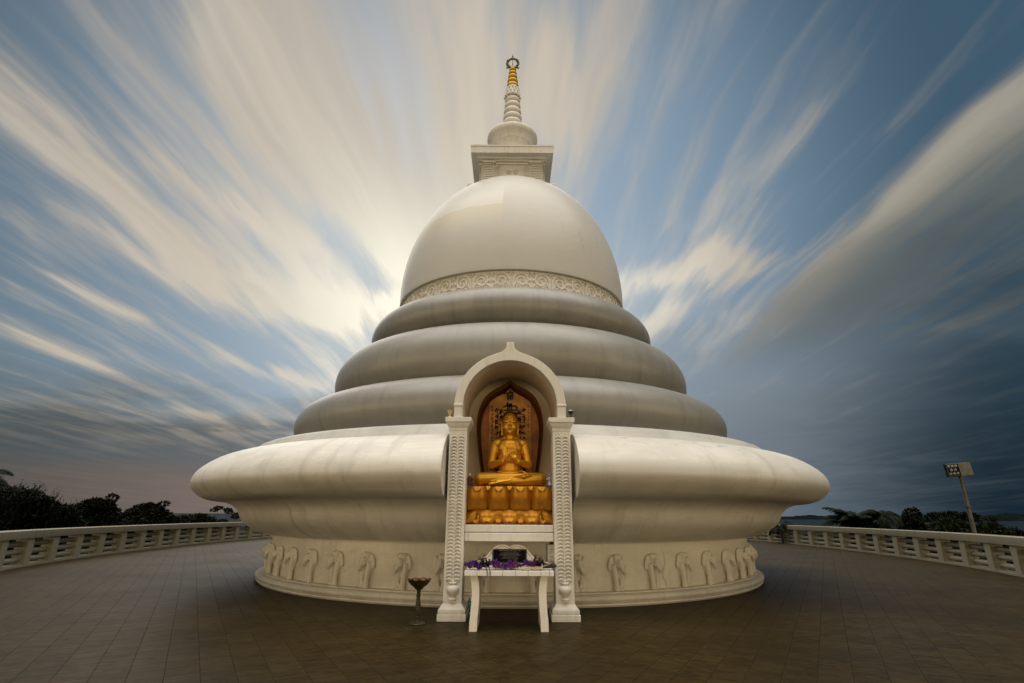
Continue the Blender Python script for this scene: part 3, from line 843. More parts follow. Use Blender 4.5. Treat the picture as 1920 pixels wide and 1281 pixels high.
# lamps on the capitals
e = empty('spot_lamp', (-1.055 + SX, 8.74, 3.021), 0, 'small cream cup-shaped lamp on the left pillar capital', 'lamp')
b = MB(); b.lathe([(0, 0), (.03, 0), (.03, .012), (.012, .018), (.012, .05), (.022, .06), (.03, .075), (.042, .115), (.044, .12), (.038, .12), (.026, .08), (0, .075)], 20); b.build('housing', MT['lampw'], e)
e.location.x = -.995 + SX
b = MB(); b.ell((0, 0, .105), (.026, .026, .02), 12, 8); b.build('bulb', MT['lens'], e)
e = empty('spot_lamp', (1.01 + SX, 8.76, 3.021), 0, 'small black lamp with a glass cover on the right pillar capital', 'lamp')
b = MB(); b.lathe([(0, 0), (.025, 0), (.025, .012), (.012, .018), (.012, .055), (.02, .06), (.045, .095), (.05, .115), (.0, .115)], 20); b.build('housing', MT['lampd'], e)
b = MB(); b.ell((0, 0, .116), (.045, .045, .025), 16, 8); b.build('glass_cover', MT['glass'], e)
b = MB(); b.tube([(0, -.02, .01), (-.05, -.03, .008), (-.11, -.02, .012), (-.18, -.03, .006)], .006, 6); b.build('cable', MT['lampd'], e)

# ------------------------------------------------------------------ offering table
TX = -.008
tb = empty('offering_table', (TX, 7.95, 0), 0, 'white tiled offering table with curved legs in front of the shrine', 'table')
b = MB(); b.b2(-.612, .612, .006, 1.14, .70, .752); b.build('tabletop', MT['grout'], tb)
b = MB()
xs = [-.618, -.444, -.268, -.092, .084, .26, .436, .556, .618]
for i in range(8): b.b2(xs[i] + .0025, xs[i + 1] - .0025, 0, .0075, .697, .758)
ys = [.0105, .18, .36, .54, .72, .90, 1.08, 1.145]
for i in range(8):
    for j in range(7): b.b2(xs[i] + .0025, xs[i + 1] - .0025, ys[j], ys[j + 1] - .004, .7515, .760)
for sx in (-1, 1):
    for j in range(7): b.b2(sx * .611, sx * .618, ys[j], ys[j + 1] - .004, .697, .7515)
b.build('tiles', MT['tile'], tb, bevel=.0015)
for sx in (-1, 1):
    prof = [(-.485, 0.0), (-.482, .12), (-.47, .26), (-.462, .40), (-.462, .50), (-.472, .60), (-.487, .68), (-.49, .699)]
    P = catmull(prof, 4)
    ol = [(sx * (x - .052), z) for x, z in P] + [(sx * (x + .052), z) for x, z in reversed(P)]
    b = MB(); b.prism(ol, .05, .72); b.build('leg', MT['tpaint'], tb, bevel=.004)

# memorial board with engraved plaque, standing on the table
bo = empty('memorial_board', (TX + .005, 9.0, .7605), 0, 'white scrolled board holding a black engraved plaque at the back of the offering table', 'plaque')
half = [(0, .252), (.05, .275), (.10, .288), (.155, .285), (.205, .268), (.26, .235), (.315, .18), (.37, .12), (.43, .075), (.50, .048), (.57, .036), (.635, .034)]
hc = catmull(half, 4)
ol = [(-x, z) for x, z in hc[::-1]] + hc[1:] + [(.635, 0), (-.635, 0)]
b = MB(); b.prism(ol, .0, .05); b.build('board', MT['tpaint'], bo, bevel=.003)
b = MB()
inn = [(x * .93, z - .026) for x, z in hc if x < .56]
for sg in (1, -1): b.tube([(sg * x, -.001, z) for x, z in inn], .0042, 6)
b.build('incised_line', MT['grout'], bo)
b = MB(); b.b2(-.272, .268, -.016, -.002, .018, .222); plq = b.build('plaque', MT['granite'], bo, bevel=.002)
b = MB()
x0, x1, z0, z1 = -.258, .254, .030, .212
for (a, c) in (((x0, z0), (x1, z0)), ((x0, z1), (x1, z1)), ((x0, z0), (x0, z1)), ((x1, z0), (x1, z1))):
    b.b2(min(a[0], c[0]) - .0012, max(a[0], c[0]) + .0012, -.0172, -.0163, min(a[1], c[1]) - .0012, max(a[1], c[1]) + .0012)
for sx, sz in ((x0, z0), (x1, z0), (x0, z1), (x1, z1)): b.ell((sx, -.0165, sz), (.008, .003, .008), 8, 6)
b.build('plaque_border', MT['edge'], plq)
b = MB(); rg = random.Random(11)
lines = [(-.165, .175, .199, .011, 1), (-.115, .112, .178, .007, 0), (-.145, .145, .162, .008, 0), (-.148, .145, .146, .008, 0), (-.17, .168, .130, .008, 0), (-.10, .10, .115, .006, 0), (-.125, .13, .099, .007, 0), (-.135, .138, .083, .007, 0), (.06, .12, .067, .007, 0)]
for xa, xb, z, hgt, title in lines:
    x = xa
    while x < xb:
        wl = rg.randint(2, 9)
        for q in range(wl):
            if x > xb: break
            lw = hgt * .42
            k = rg.random()
            b.b2(x, x + lw * .28, -.0172, -.0164, z - hgt / 2, z + hgt / 2)
            if k < .6: b.b2(x, x + lw, -.01725, -.01645, z + hgt * .32, z + hgt / 2)
            if k > .3: b.b2(x, x + lw, -.01725, -.01645, z - hgt / 2, z - hgt * .32)
            if k > .55: b.b2(x + lw * .72, x + lw, -.0172, -.0164, z - hgt / 2, z + hgt / 2)
            x += lw * 1.3
        x += hgt * .55
b.build('engraved_lettering', MT['engrave'], plq, smooth=None, fix=False)

# flowers
def make_flower(mat, r, n, rise, name, lab, cat, grp, layers=2):
    e = empty(name, (0, 0, 0), 0, lab, cat, grp)
    b = MB()
    for L_ in range(layers):
        for k in range(n):
            a = 2 * PI * (k + .5 * L_) / n + random.uniform(-.15, .15); up = rise * (1 + .6 * L_) * random.uniform(.8, 1.2); rr = r * (1 - .18 * L_)
            ca, sa = math.cos(a), math.sin(a); rows = []
            for i, (t, w) in enumerate(((.08, .25), (.35, .8), (.65, 1), (.85, .65), (1, .06))):
                d = rr * t; z = .01 + up * (t ** 1.5)
                hw = rr * .24 * w
                rows.append([(ca * d - sa * q * hw, sa * d + ca * q * hw, z + (.012 if q else 0) * w) for q in (-1, 0, 1)])
            b.grid(rows)
    b.build('petals', mat, e, fix=False)
    b = MB(); b.ell((0, 0, .022), (r * .2, r * .2, .016), 8, 6); b.build('stamens', MT['yellow'], e)
    return e
TZ = .7605
f1 = make_flower(MT['purple'], .058, 8, .045, 'water_lily', 'purple water lily laid in the loose row across the offering table', 'flower', 'purple water lilies on the table')
f2 = make_flower(MT['magenta'], .05, 7, .04, 'water_lily', 'darker magenta water lily among the purple ones on the offering table', 'flower', 'magenta water lilies on the table')
f3 = make_flower(MT['cream'], .026, 5, .012, 'jasmine_flower', 'small cream jasmine blossom heaped on the tiles of the offering table', 'flower', 'cream jasmine blossoms on the table', 1)
rg = random.Random(21)
# px-derived x positions along the row
p1 = [(-.59, .10), (-.55, .14), (-.51, .10), (-.47, .15), (-.435, .10), (-.22, .22), (-.175, .16), (-.17, .28), (-.11, .18), (-.06, .24), (-.01, .16), (.03, .26), (.0, .34), (.07, .2), (.12, .3), (.2, .28), (.25, .26), (.30, .30), (.38, .36), (.42, .30), (.40, .42), (-.24, .40), (.345, .24)]
for i, (x, y) in enumerate(p1):
    o = f1 if i == 0 else dup_tree(f1)
    o.location = (TX + x, 7.95 + y, TZ + .005 + (.03 if rg.random() < .35 else 0)); o.rotation_euler = (rg.uniform(-.7, .5), rg.uniform(-.6, .6), rg.uniform(0, 6)); s = rg.uniform(.8, 1.2); o.scale = (s, s, s)
p2 = [(-.20, .12), (-.08, .11), (-.03, .20), (-.11, .28), (.05, .13), (.16, .20), (.10, .12), (.36, .18), (.33, .12)]
for i, (x, y) in enumerate(p2):
    o = f2 if i == 0 else dup_tree(f2)
    o.location = (TX + x, 7.95 + y, TZ + .012 + (.03 if rg.random() < .4 else 0)); o.rotation_euler = (rg.uniform(-.6, .6), rg.uniform(-.6, .6), rg.uniform(0, 6)); s = rg.uniform(.8, 1.15); o.scale = (s, s, s)
p3 = [(.17 + .018 * (i % 7) + rg.uniform(-.01, .01), .07 + .03 * (i // 7) + rg.uniform(-.01, .01)) for i in range(18)] + [(.33 + .016 * (i % 6) + rg.uniform(-.01, .01), .07 + .03 * (i // 6)) for i in range(12)] + \
     [(.50 + .022 * (i % 5) + rg.uniform(-.01, .01), .44 + .05 * (i // 5) + rg.uniform(-.01, .01)) for i in range(25)]
for i, (x, y) in enumerate(p3):
    o = f3 if i == 0 else dup_tree(f3)
    o.location = (TX + x, 7.95 + y, TZ + rg.uniform(.002, .02)); o.rotation_euler = (rg.uniform(-.5, .3), rg.uniform(-.4, .4), rg.uniform(0, 6))
def bundle(name, x, y, lab, sx, hang, n):
    e = empty(name, (TX + x, 7.95 + y, TZ), 0, lab, 'flower bundle')
    b = MB(); rr = random.Random(int(x * 100) + 50)
    for k in range(n):
        c = Vector((rr.gauss(0, .045), rr.gauss(0, .045), .03 + abs(rr.gauss(0, .04))))
        for q in range(5):
            a = rr.uniform(0, 2 * PI); el = rr.uniform(-.3, 1.2); l = rr.uniform(.035, .07)
            d = Vector((math.cos(a) * math.cos(el), math.sin(a) * math.cos(el), math.sin(el)))
            w = d.cross(Vector((rr.random() - .5, rr.random() - .5, 1))).normalized() * l * .2
            p0, p1_, p2_ = c, c + d * l * .55, c + d * l
            b.grid([[p0 - w * .4, p0 + w * .4], [p1_ - w, p1_ + w], [p2_ - w * .1, p2_ + w * .1]])
    b.build('petals', MT['dark'], e, fix=False)
    b = MB()
    for k in range(14):
        o0 = Vector((sx * .05, rr.uniform(-.03, .06), .03)); o1 = o0 + Vector((sx * rr.uniform(.08, .14), rr.uniform(-.03, .08), rr.uniform(-.0, .03))); o2_ = o1 + Vector((sx * rr.uniform(.04, .10), rr.uniform(-.06, .08), rr.uniform(-.02, .035)))
        o2_.z = max(o2_.z, .012)
        b.tube([o0, o1, o2_], [.009, .008, .005], 6)
    for hx, hl in hang: 
        b.tube([(hx, -.02, .03), (hx + .01, -.12, .015), (hx + .02, -y - .012, .006), (hx + .025, -y - .02, -hl * .5), (hx + .015, -y - .016, -hl)], [.006, .006, .006, .005, .004], 6)
    b.build('stems', MT['stem'], e)
bundle('flower_bundle', -.335, .14, 'dark wilted flower bundle with stems hanging over the table front on the left', -1, ((.01, .085), (.05, .075)), 46)
bundle('flower_bundle', .43, .17, 'dark wilted flower bundle with bare stems pointing right beside the cream blossoms', 1, (), 26)

# notice box on the inner side of the right pillar
nb = empty('notice_box', (.635 + SX, 9.02, .80), 0, 'small metal box with a worn white notice fixed inside the right shrine pillar', 'box')
b = MB(); b.b2(-.05, .075, 0, .10, 0, .255); b.build('case', MT['box'], nb, bevel=.004)
b = MB(); b.b2(-.024, .073, -.004, -.0005, .01, .245); pp = b.build('notice', MT['paper'], nb)
b = MB(); rg = random.Random(2)
for z, xa, xb, h in ((.225, .0, .07, .006), (.185, -.015, .07, .008), (.18, .02, .06, .006), (.14, .0, .072, .006), (.115, -.005, .025, .009), (.07, .0, .07, .010), (.035, -.01, .06, .004)):
    x = xa
    while x < xb:
        w = rg.uniform(.004, .013); b.b2(x, min(x + w, xb), -.0062, -.0045, z - h / 2 * rg.uniform(.6, 1), z + h / 2 * rg.uniform(.6, 1)); x += w + rg.uniform(.001, .005)
b.build('notice_lettering', MT['ink'], pp, smooth=None, fix=False)
b = MB(); b.ell((.03, .02, .275), (.03, .03, .022), 12, 8); b.b2(.052, .072, .0, .03, .256, .285); b.build('padlock', MT['lampd'], nb)

# bottle by the pillar foot
bt = empty('water_bottle', (-.645, 9.38, 0), 0, 'clear plastic water bottle with blue label beside the left pillar foot', 'bottle')
b = MB(); b.lathe([(0, 0), (.03, .0), (.034, .008), (.033, .05), (.034, .1), (.034, .14), (.03, .165), (.014, .195), (.013, .21), (0, .21)], 20); b.build('body', MT['plastic'], bt, smooth=50)
b = MB(); b.lathe([(.0352, .07), (.0352, .135)], 20); b.build('label_band', MT['blue'], bt)
b = MB(); b.lathe([(0, .208), (.0155, .208), (.0155, .226), (0, .228)], 16); b.build('cap', MT['blue'], bt)

# bronze oil-lamp stand
sd = empty('lamp_stand', (-1.325, 8.50, 0), 0, 'green bronze lamp stand with a scalloped lotus bowl left of the shrine', 'lamp stand'); sd.scale = (.96, .96, .87)
b = MB(); b.lathe([(0, 0), (.122, 0), (.125, .012), (.115, .026), (.07, .036), (.05, .05), (0, .05)], 32); b.build('foot', MT['bronze'], sd)
b = MB(); b.lathe([(.042, .045), (.036, .08), (.034, .095), (.042, .105), (.042, .118), (.034, .125), (.041, .15), (.044, .20), (.040, .28), (.031, .35), (.027, .41), (.034, .425), (.034, .44), (.026, .45), (.028, .50), (.036, .515), (.036, .53), (.02, .54)], 24); b.build('stem', MT['bronze'], sd, smooth=30)
b = MB()
def bowl(k0, inner):
    rows = []
    for t in range(13):
        q = t / 12
        row = []
        for j in range(72):
            a = 2 * PI * j / 72; sc = 1 + .06 * abs(math.cos(a * 4.5)) * q ** 2
            r_ = (.022 + .155 * q ** .72) * sc * k0; z = .535 + .015 + .120 * q ** 1.6 + .018 * abs(math.cos(a * 4.5)) * q ** 3 + ((.010 - .014 * q) if inner else 0)
            row.append((r_ * math.cos(a), r_ * math.sin(a), z))
        rows.append(row)
    return rows
ro_, ri_ = bowl(1.0, False), bowl(.93, True)
b.grid(ro_, True); b.grid([ro_[-1], ri_[-1]], True)
for j in range(9):
    a = 2 * PI * (j + .5) / 9
    b.tube([(.05 * math.cos(a), .05 * math.sin(a), .56), (.12 * math.cos(a), .12 * math.sin(a), .605), (.178 * math.cos(a), .178 * math.sin(a), .68)], [.012, .016, .006], 6)
b.tube([(.0, 0, .53), (0, 0, .56)], [.06, .075], 20)
bwl = b.build('bowl', MT['bronze'], sd, smooth=50)
b = MB(); b.grid(ri_, True); b.ell((0, 0, .585), (.075, .075, .012), 20, 6); b.build('bowl_inside', MT['rust'], bwl, smooth=60)

# ================================================================== TERRACE, BALUSTRADE, GROUND
half = [(8.8, 6.0), (11.5, 10.7), (13.55, 15.3), (14.75, 19.3), (15.55, 24.2), (15.95, 30.0), (15.4, 37.0), (12.3, 43.2), (6.6, 47.2), (0.0, 48.4)]
hp = catmull(half, 24)
path = hp + [(-x, y) for x, y in hp[-2::-1]]
LEN = [0.0]
for i in range(1, len(path)): LEN.append(LEN[-1] + math.hypot(path[i][0] - path[i - 1][0], path[i][1] - path[i - 1][1]))
def at(s):
    s = max(0, min(LEN[-1] - 1e-6, s))
    lo, hi = 0, len(LEN) - 1
    while hi - lo > 1:
        mid = (lo + hi) // 2
        if LEN[mid] <= s: lo = mid
        else: hi = mid
    t = (s - LEN[lo]) / (LEN[hi] - LEN[lo]); a, b_ = path[lo], path[hi]
    dx, dy = b_[0] - a[0], b_[1] - a[1]; l = math.hypot(dx, dy)
    return a[0] + dx * t, a[1] + dy * t, dx / l, dy / l
bal = empty('balustrade', (0, 0, 0), 0, 'low off-white concrete balustrade with round horizontal bars curving round the terrace', 'balustrade')
def sweep(prof):                      # prof: (offset outwards, z)
    rows = []
    N = 260
    for i in range(N + 1):
        x, y, tx, ty = at(LEN[-1] * i / N)
        nx, ny = ty, -tx               # outward for this travel direction
        rows.append([(x + nx * o, y + ny * o, z) for o, z in prof])
    b = MB(); b.grid(rows, True); return b
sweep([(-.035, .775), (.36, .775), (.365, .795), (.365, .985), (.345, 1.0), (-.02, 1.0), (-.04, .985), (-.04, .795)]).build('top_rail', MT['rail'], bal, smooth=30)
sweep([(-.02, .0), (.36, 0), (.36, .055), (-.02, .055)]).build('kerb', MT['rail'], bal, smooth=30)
NB = int(round(LEN[-1] / 1.5)); SPC = LEN[-1] / NB
pbm = MB(); pbm.b2(-.175, .175, 0.0, .32, .05, .777)
post0 = pbm.build('post', MT['rail'], bal, bevel=.012)
bb = MB()
hl = (SPC - .35) / 2 + .02
for z in (.185, .40, .615): bb.tube([(-hl, .20, z), (hl, .20, z)], .078, 16)
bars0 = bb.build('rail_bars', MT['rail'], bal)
for i in range(NB + 1):
    x, y, tx, ty = at(i * SPC)
    a = math.atan2(ty, tx) + PI     # local +y outward
    o = post0 if i == 0 else dup(post0, bal)
    o.location = (x, y, 0); o.rotation_euler = (0, 0, a)
    if i < NB:
        x, y, tx, ty = at((i + .5) * SPC); x0_, y0_, _, _ = at(i * SPC); x1_, y1_, _, _ = at((i + 1) * SPC)
        o = bars0 if i == 0 else dup(bars0, bal)
        o.location = ((x0_ + x1_) / 2, (y0_ + y1_) / 2, 0); o.rotation_euler = (0, 0, math.atan2(ty, tx) + PI)
# terrace slab
b = MB()
edge = []
for i in range(131):
    x, y, tx, ty = at(LEN[-1] * i / 130); edge.append((x + ty * .42, y - tx * .42))
edge = [(9.2, -14), (9.2, 0)] + edge + [(-9.2, 0), (-9.2, -14)]
nE = len(edge); st = len(b.v)
b.v += [(x, y, 0.0) for x, y in edge] + [(x, y, -4.0) for x, y in edge]
b.f.append(tuple(range(nE)))
for i in range(nE): j = (i + 1) % nE; b.f.append((i, j, nE + j, nE + i))
tag(b.build('terrace', MT['floor'], smooth=None), 'brown tiled terrace around the pagoda', None, None, 'structure')
# hill below, sea, far shore
b = MB(); rows = []
rg = random.Random(3)
for i, r_ in enumerate((0, 10, 20, 30, 40, 50, 62, 76, 92, 112, 140, 180, 240)):
    row = []
    for k in range(96):
        a = 2 * PI * k / 96
        t = max(0, min(1, (r_ - 36) / 110)); z = -3.0 - 22 * (t * t * (3 - 2 * t)) + (rg.uniform(-.4, .4) if 25 < r_ else 0)
        row.append((r_ * math.cos(a), 18 + r_ * math.sin(a), z))
    rows.append(row)
b.grid(rows, True); tag(b.build('terrain', MT['soil']), 'scrubby hillside falling away below the terrace', None, None, 'structure')
b = MB(); b.grid([[(r_ * math.cos(2 * PI * k / 128), r_ * math.sin(2 * PI * k / 128), -21) for k in range(128)] for r_ in (30, 200, 1000, 4000, 12000, 40000)], True)
tag(b.build('sea', MT['sea'], smooth=None), 'dark grey-blue sea', None, None, 'structure')
b = MB(); rows = []
NA = 260
def ridge(az):
    return 24 + 9 * math.sin(az * .9 + 1.0) + 6 * math.sin(az * 2.3) + 3.5 * math.sin(az * 5.1 + 2) + 2.2 * math.sin(az * 13.0) + 1.6 * math.sin(az * 29 + 1)
for j, (dst, k) in enumerate(((4450, 0), (4480, .35), (4600, .7), (4900, .95), (5300, 1.0), (5900, .5), (6400, -.1))):
    row = []
    for i in range(NA + 1):
        az = 22 + 48 * i / NA
        grow = min(1, max(0, (az - 24) / 2.5)) * (.62 + .38 * min(1, max(0, (az - 33) / 6)))
        h = (ridge(az) + 14) * k * grow + random.uniform(-1.5, 1.5) * k
        row.append((dst * math.sin(R(az)), dst * math.cos(R(az)), -21.5 + h))
    rows.append(row)
b.grid(rows); tag(b.build('hills', MT['hill']), 'low dark wooded shore across the water', None, None, 'structure')

# flood-light post
fp = empty('floodlight_post', (17.25, 21.0, -3.0), 0, 'grey pole carrying a square floodlight beyond the right balustrade', 'floodlight')
b = MB(); lean = .045
def pz(z): return (.02 + lean * (3.95 - z) * .55 + .02, 0, z + 0)
P = [(.11 - .02 * k * 0 + .0, 0, 0)]
b.tube([(.08, 0, 0), (.075, 0, 2.0), (.07, 0, 4.0), (.06, 0, 5.95)], [.085, .08, .07, .06], 16)
b.build('pole', MT['pole'], fp)
for z, x in ((3.35, .072), (4.85, .065)):
    b = MB(); b.tube([(x, 0, z - .025), (x, 0, z + .025)], .085, 16); b.build('band', MT['lampd'], fp)
rot = Matrix.Rotation(R(-72), 3, 'Z') @ Matrix.Rotation(R(6), 3, 'X'); HC = Vector((.08, 0, 6.24))
hd = MB(); hd.box(HC, (.27, .31, .245), rot)
head = hd.build('lamp_head', MT['pole'], fp, bevel=.015)
fb = MB(); fb.box(HC + rot @ Vector((0, -.314, 0)), (.262, .005, .236), rot); fb.build('lamp_face', MT['lampd'], head)
for sx in (-1, 1):
    fb = MB(); fb.box(HC + rot @ Vector((sx * .255, -.35, 0)), (.016, .04, .24), rot); fb.build('visor', MT['lampd'], head)
fb = MB()
for z in (-1, 1): fb.box(HC + rot @ Vector((0, -.321, z * .215)), (.215, .005, .009), rot)
for x in (-1, 1): fb.box(HC + rot @ Vector((x * .215, -.321, 0)), (.009, .005, .215), rot)
fb.build('face_trim', MT['lens'], head)
bl0 = MB(); bl0.ell((0, 0, 0), (.062, .03, .062), 14, 8); bulb0 = None
for rowz, xsb in ((.135, (-.132, 0, .132)), (0, (-.07, .07)), (-.135, (-.132, 0, .132))):
    for xx in xsb:
        if bulb0 is None: o = bulb0 = bl0.build('bulb', MT['lens'], head)
        else: o = dup(bulb0, head)
        o.location = HC + rot @ Vector((xx, -.327, rowz)); o.rotation_euler = (0, 0, R(-72))
b = MB(); b.tube([(.06, 0, 5.9), (.07, 0, 6.02)], .035, 12); b.box((.065, 0, 5.955), (.06, .06, .02)); b.build('bracket', MT['lampd'], fp)

# ================================================================== TREES
def leaves(lobes, n, size, rg, up=0.0, aspect=.45):
    vs = []; fs = []
    tot = sum(l[3] * l[4] * l[5] for l in lobes)
    wts = [(l[3] * l[4] * l[5]) ** .7 for l in lobes]
    for _ in range(n):
        l = rg.choices(lobes, wts)[0]
        d = Vector((rg.gauss(0, 1), rg.gauss(0, 1), rg.gauss(0, 1))).normalized()
        q = rg.uniform(.55, 1.0) ** .5 * rg.uniform(.85, 1.08)
        c = Vector((l[0] + d.x * l[3] * q, l[1] + d.y * l[4] * q, l[2] + d.z * l[5] * q))
        ax = (d + Vector((rg.gauss(0, .6), rg.gauss(0, .6), rg.gauss(0, .5) + up))).normalized()
        w = ax.cross(Vector((rg.gauss(0, 1), rg.gauss(0, 1), rg.gauss(0, 1)))).normalized()
        L_ = size * rg.uniform(.6, 1.35)
        b0 = len(vs)
        vs += [c - ax * L_ * .5, c + w * L_ * aspect * .5, c + ax * L_ * .5, c - w * L_ * aspect * .5]
        fs.append((b0, b0 + 1, b0 + 2, b0 + 3))
    return vs, fs
def lobecloud(rg, w, h0, h1, n, d=None, rmin=.35, rmax=.75):
    d = d or w; L = []
    for _ in range(n):
        r_ = rg.uniform(rmin, rmax)
        t = rg.random() ** .8; z = h0 + (h1 - h0 - r_ * .8) * t
        k = math.sqrt(max(.0, 1 - t ** 2.2))
        a = rg.uniform(0, 2 * PI); q = rg.random() ** .45
        L.append((max(0, w - r_ * .8) * k * q * math.cos(a), max(0, d - r_ * .8) * k * q * math.sin(a), z, r_ * 1.15, r_ * 1.1, r_ * .8))
    return L
def tree(name, loc, label, lobes, n, size, mat, h, seed, trunk=.16, up=0.0, cat='tree', group=None, twigs=0):
    e = empty(name, loc, 0, label, cat, group); rg = random.Random(seed)
    b = MB(); b.tube([(0, 0, -.3), (rg.uniform(-.1, .1), 0, h * .35), (rg.uniform(-.2, .2), rg.uniform(-.2, .2), h * .75)], [trunk, trunk * .75, trunk * .35], 10)
    for l in lobes[::max(1, len(lobes) // 9)]: b.tube([(0, 0, h * .3), (l[0] * .5, l[1] * .5, (h * .3 + l[2]) * .55), (l[0], l[1], l[2])], [trunk * .45, trunk * .3, trunk * .1], 6)
    b.build('trunk', MT['bark'], e)
    vs, fs = leaves(lobes, n, size, rg, up)
    b = MB(); b.v = vs; b.f = fs
    for _ in range(twigs):
        l = rg.choice(lobes); a = rg.uniform(0, 2 * PI)
        p = Vector((l[0] + math.cos(a) * l[3] * .7, l[1] + math.sin(a) * l[4] * .7, l[2] + l[5] * .6)); d = Vector((math.cos(a) * .45, math.sin(a) * .45, 1)).normalized()
        L_ = rg.uniform(.3, .6)
        for q in range(12):
            t = q / 12; c = p + d * L_ * t
            w = Vector((rg.gauss(0, 1), rg.gauss(0, 1), rg.gauss(.6, .5))).normalized() * size * .8 * (1.1 - t)
            x = w.cross(d).normalized() * size * .16; b0 = len(b.v)
            b.v += [c, c + w * .5 + x, c + w, c + w * .5 - x]; b.f.append((b0, b0 + 1, b0 + 2, b0 + 3))
    b.build('crown', mat, e, smooth=None, fix=False)
    return e
rg = random.Random(5)
# left of the pagoda, beyond the rail
L = lobecloud(rg, 2.2, 2.2, 5.5, 60, rmin=.4, rmax=.75)
tree('conifer_tree', (-19.9, 22.4, -3), 'black spiky-topped conifer filling the far left above the balustrade', L, 24000, .17, MT['leaf0'], 5.0, 1, .22, .9, twigs=200)
L = lobecloud(rg, 1.0, 2.2, 4.85, 34, rmin=.35, rmax=.6)
tree('conifer_tree', (-18.6, 23.2, -3), 'lower dark conifer leaning right of the tall spiky one on the left', L, 12000, .16, MT['leaf0'], 4.4, 2, .16, .9, twigs=150)
L = lobecloud(rg, 1.6, 2.2, 5.2, 46, rmin=.3, rmax=.62) + [(rg.uniform(-1.2, 1.2), rg.uniform(-.5, .5), 4.5 + rg.uniform(0, .75) * (1 - abs(q) * .3), .30, .28, .18) for q in range(-2, 3)] + [(rg.uniform(.9, 1.9), 0, rg.uniform(3.2, 4.4), .42, .4, .3) for q in range(9)]
tree('broadleaf_tree', (-19.4, 26.2, -3), 'dense rounded dark broadleaf tree in the middle of the left tree line', L, 22000, .17, MT['leaf1'], 5.0, 3, .2)
L = lobecloud(rg, 1.75, 2.2, 5.05, 48, rmin=.3, rmax=.62) + [(rg.uniform(-.8, .7), rg.uniform(-.5, .5), 4.5 + rg.uniform(0, .45), .30, .28, .17) for q in range(6)] + [(x + 1.0, y, z, a_, b_, c_) for x, y, z, a_, b_, c_ in lobecloud(rg, .95, 2.2, 4.7, 18, rmin=.3, rmax=.5)]
tree('broadleaf_tree', (-18.75, 29.0, -3), 'broad dark broadleaf tree nearest the pagoda in the left tree line', L, 24000, .18, MT['leaf1'], 4.6, 4, .2)
L = lobecloud(rg, 2.1, 2.4, 4.55, 46, rmin=.3, rmax=.5)
tree('bushy_tree', (-18.5, 33.0, -3), 'low bushy tree behind the rail between the broad tree and the thin plants', L, 12000, .16, MT['leaf2'], 4.2, 5, .14)
for i, (x, y, h, lab) in enumerate(((-17.84, 34.0, 4.85, 'tall thin plant with a tufted head close to the left edge of the pagoda'), (-17.2, 34.2, 4.75, 'thin branching plant with two tufts right beside the pagoda skirt on the left'), (-16.55, 34.0, 4.45, 'shortest thin plant half hidden by the left edge of the pagoda'))):
    r2_ = random.Random(40 + i)
    L = [(r2_.uniform(-.12, .12), r2_.uniform(-.2, .2), h - .05 - .12 * k, .27, .25, .11) for k in range(2)] + [(r2_.uniform(-.45, .45), r2_.uniform(-.3, .3), h - .75 - r2_.random() * .8, .3, .3, .16) for k in range(8)]
    tree('thin_plant', (x, y, -3), lab, L, 2000, .13, MT['leaf2'], h, 60 + i, .05, cat='plant')
# palms
def palm(name, loc, label, h, nf, fl, seed, droop=.9, mat='leaf3', az=None, up=(.2, 1.25)):
    e = empty(name, loc, 0, label, 'palm tree'); rg = random.Random(seed)
    b = MB(); b.tube([(0, 0, -.3), (.05, .02, h * .5), (0, 0, h)], [.17, .13, .11], 12)
    for k in range(int(h / .15)): b.tube([(.03, .01, k * .15), (.03, .01, k * .15 + .03)], .155, 10)
    b.build('trunk', MT['bark'], e)
    for k in range(nf):
        a = (2 * PI * k / nf + rg.uniform(-.25, .25)) if az is None else R(az[k % len(az)])
        el = rg.uniform(*up); L_ = fl * rg.uniform(.85, 1.1)
        d = Vector((math.cos(a), math.sin(a), 0)); P = []
        p = Vector((0, 0, h)); ang = el
        for i in range(15):
            P.append(p.copy()); p = p + (d * math.cos(ang) + Vector((0, 0, math.sin(ang)))) * L_ / 14; ang -= droop * 1.6 / 14 * (1 + i / 14)
        b = MB(); b.tube(P, [.022 - .0012 * i for i in range(15)], 5)
        for i in range(1, 15):
            for sub in range(3):
                q = P[i - 1].lerp(P[i], sub / 3); t = (i - 1 + sub / 3) / 14
                tg = (P[i] - P[i - 1]).normalized(); sd_ = tg.cross(Vector((0, 0, 1))).normalized(); l = fl * .30 * math.sin(PI * min(1, .12 + t * .86)) * rg.uniform(.85, 1.1)
                for sg in (-1, 1):
                    dirv = (sd_ * sg * .8 + tg * .55 + Vector((0, 0, -.35 + rg.uniform(-.2, .15)))).normalized()
                    w = tg * .024; e0 = q + dirv * l * .5; e1 = q + dirv * l + Vector((0, 0, -l * .15))
                    b.grid([[q - w, q + w], [e0 - w * 1.1, e0 + w * 1.1], [e1 - w * .1, e1 + w * .1]])
        b.build('frond', MT[mat], e, smooth=None, fix=False)
    return e
palm('palm_tree', (-22.3, 23.2, -3), 'palm whose drooping frond tips show above the conifer at the left edge', 5.55, 11, 1.7, 71, .95)
palm('palm_tree', (18.75, 30.8, -3), 'coconut palm with raised feathery fronds standing right of the pagoda', 3.95, 15, 1.75, 72, .75, up=(.15, 1.45))
palm('palm_tree', (20.3, 30.4, -3), 'broader palm with arching drooping fronds between the coconut palm and the dark trees', 4.35, 15, 1.75, 73, 1.5, up=(.5, 1.3))
palm('palm_tree', (15.95, 33.0, -3), 'small palm half hidden by the right edge of the pagoda skirt', 3.75, 12, 1.15, 74, 1.0)
rg = random.Random(9)
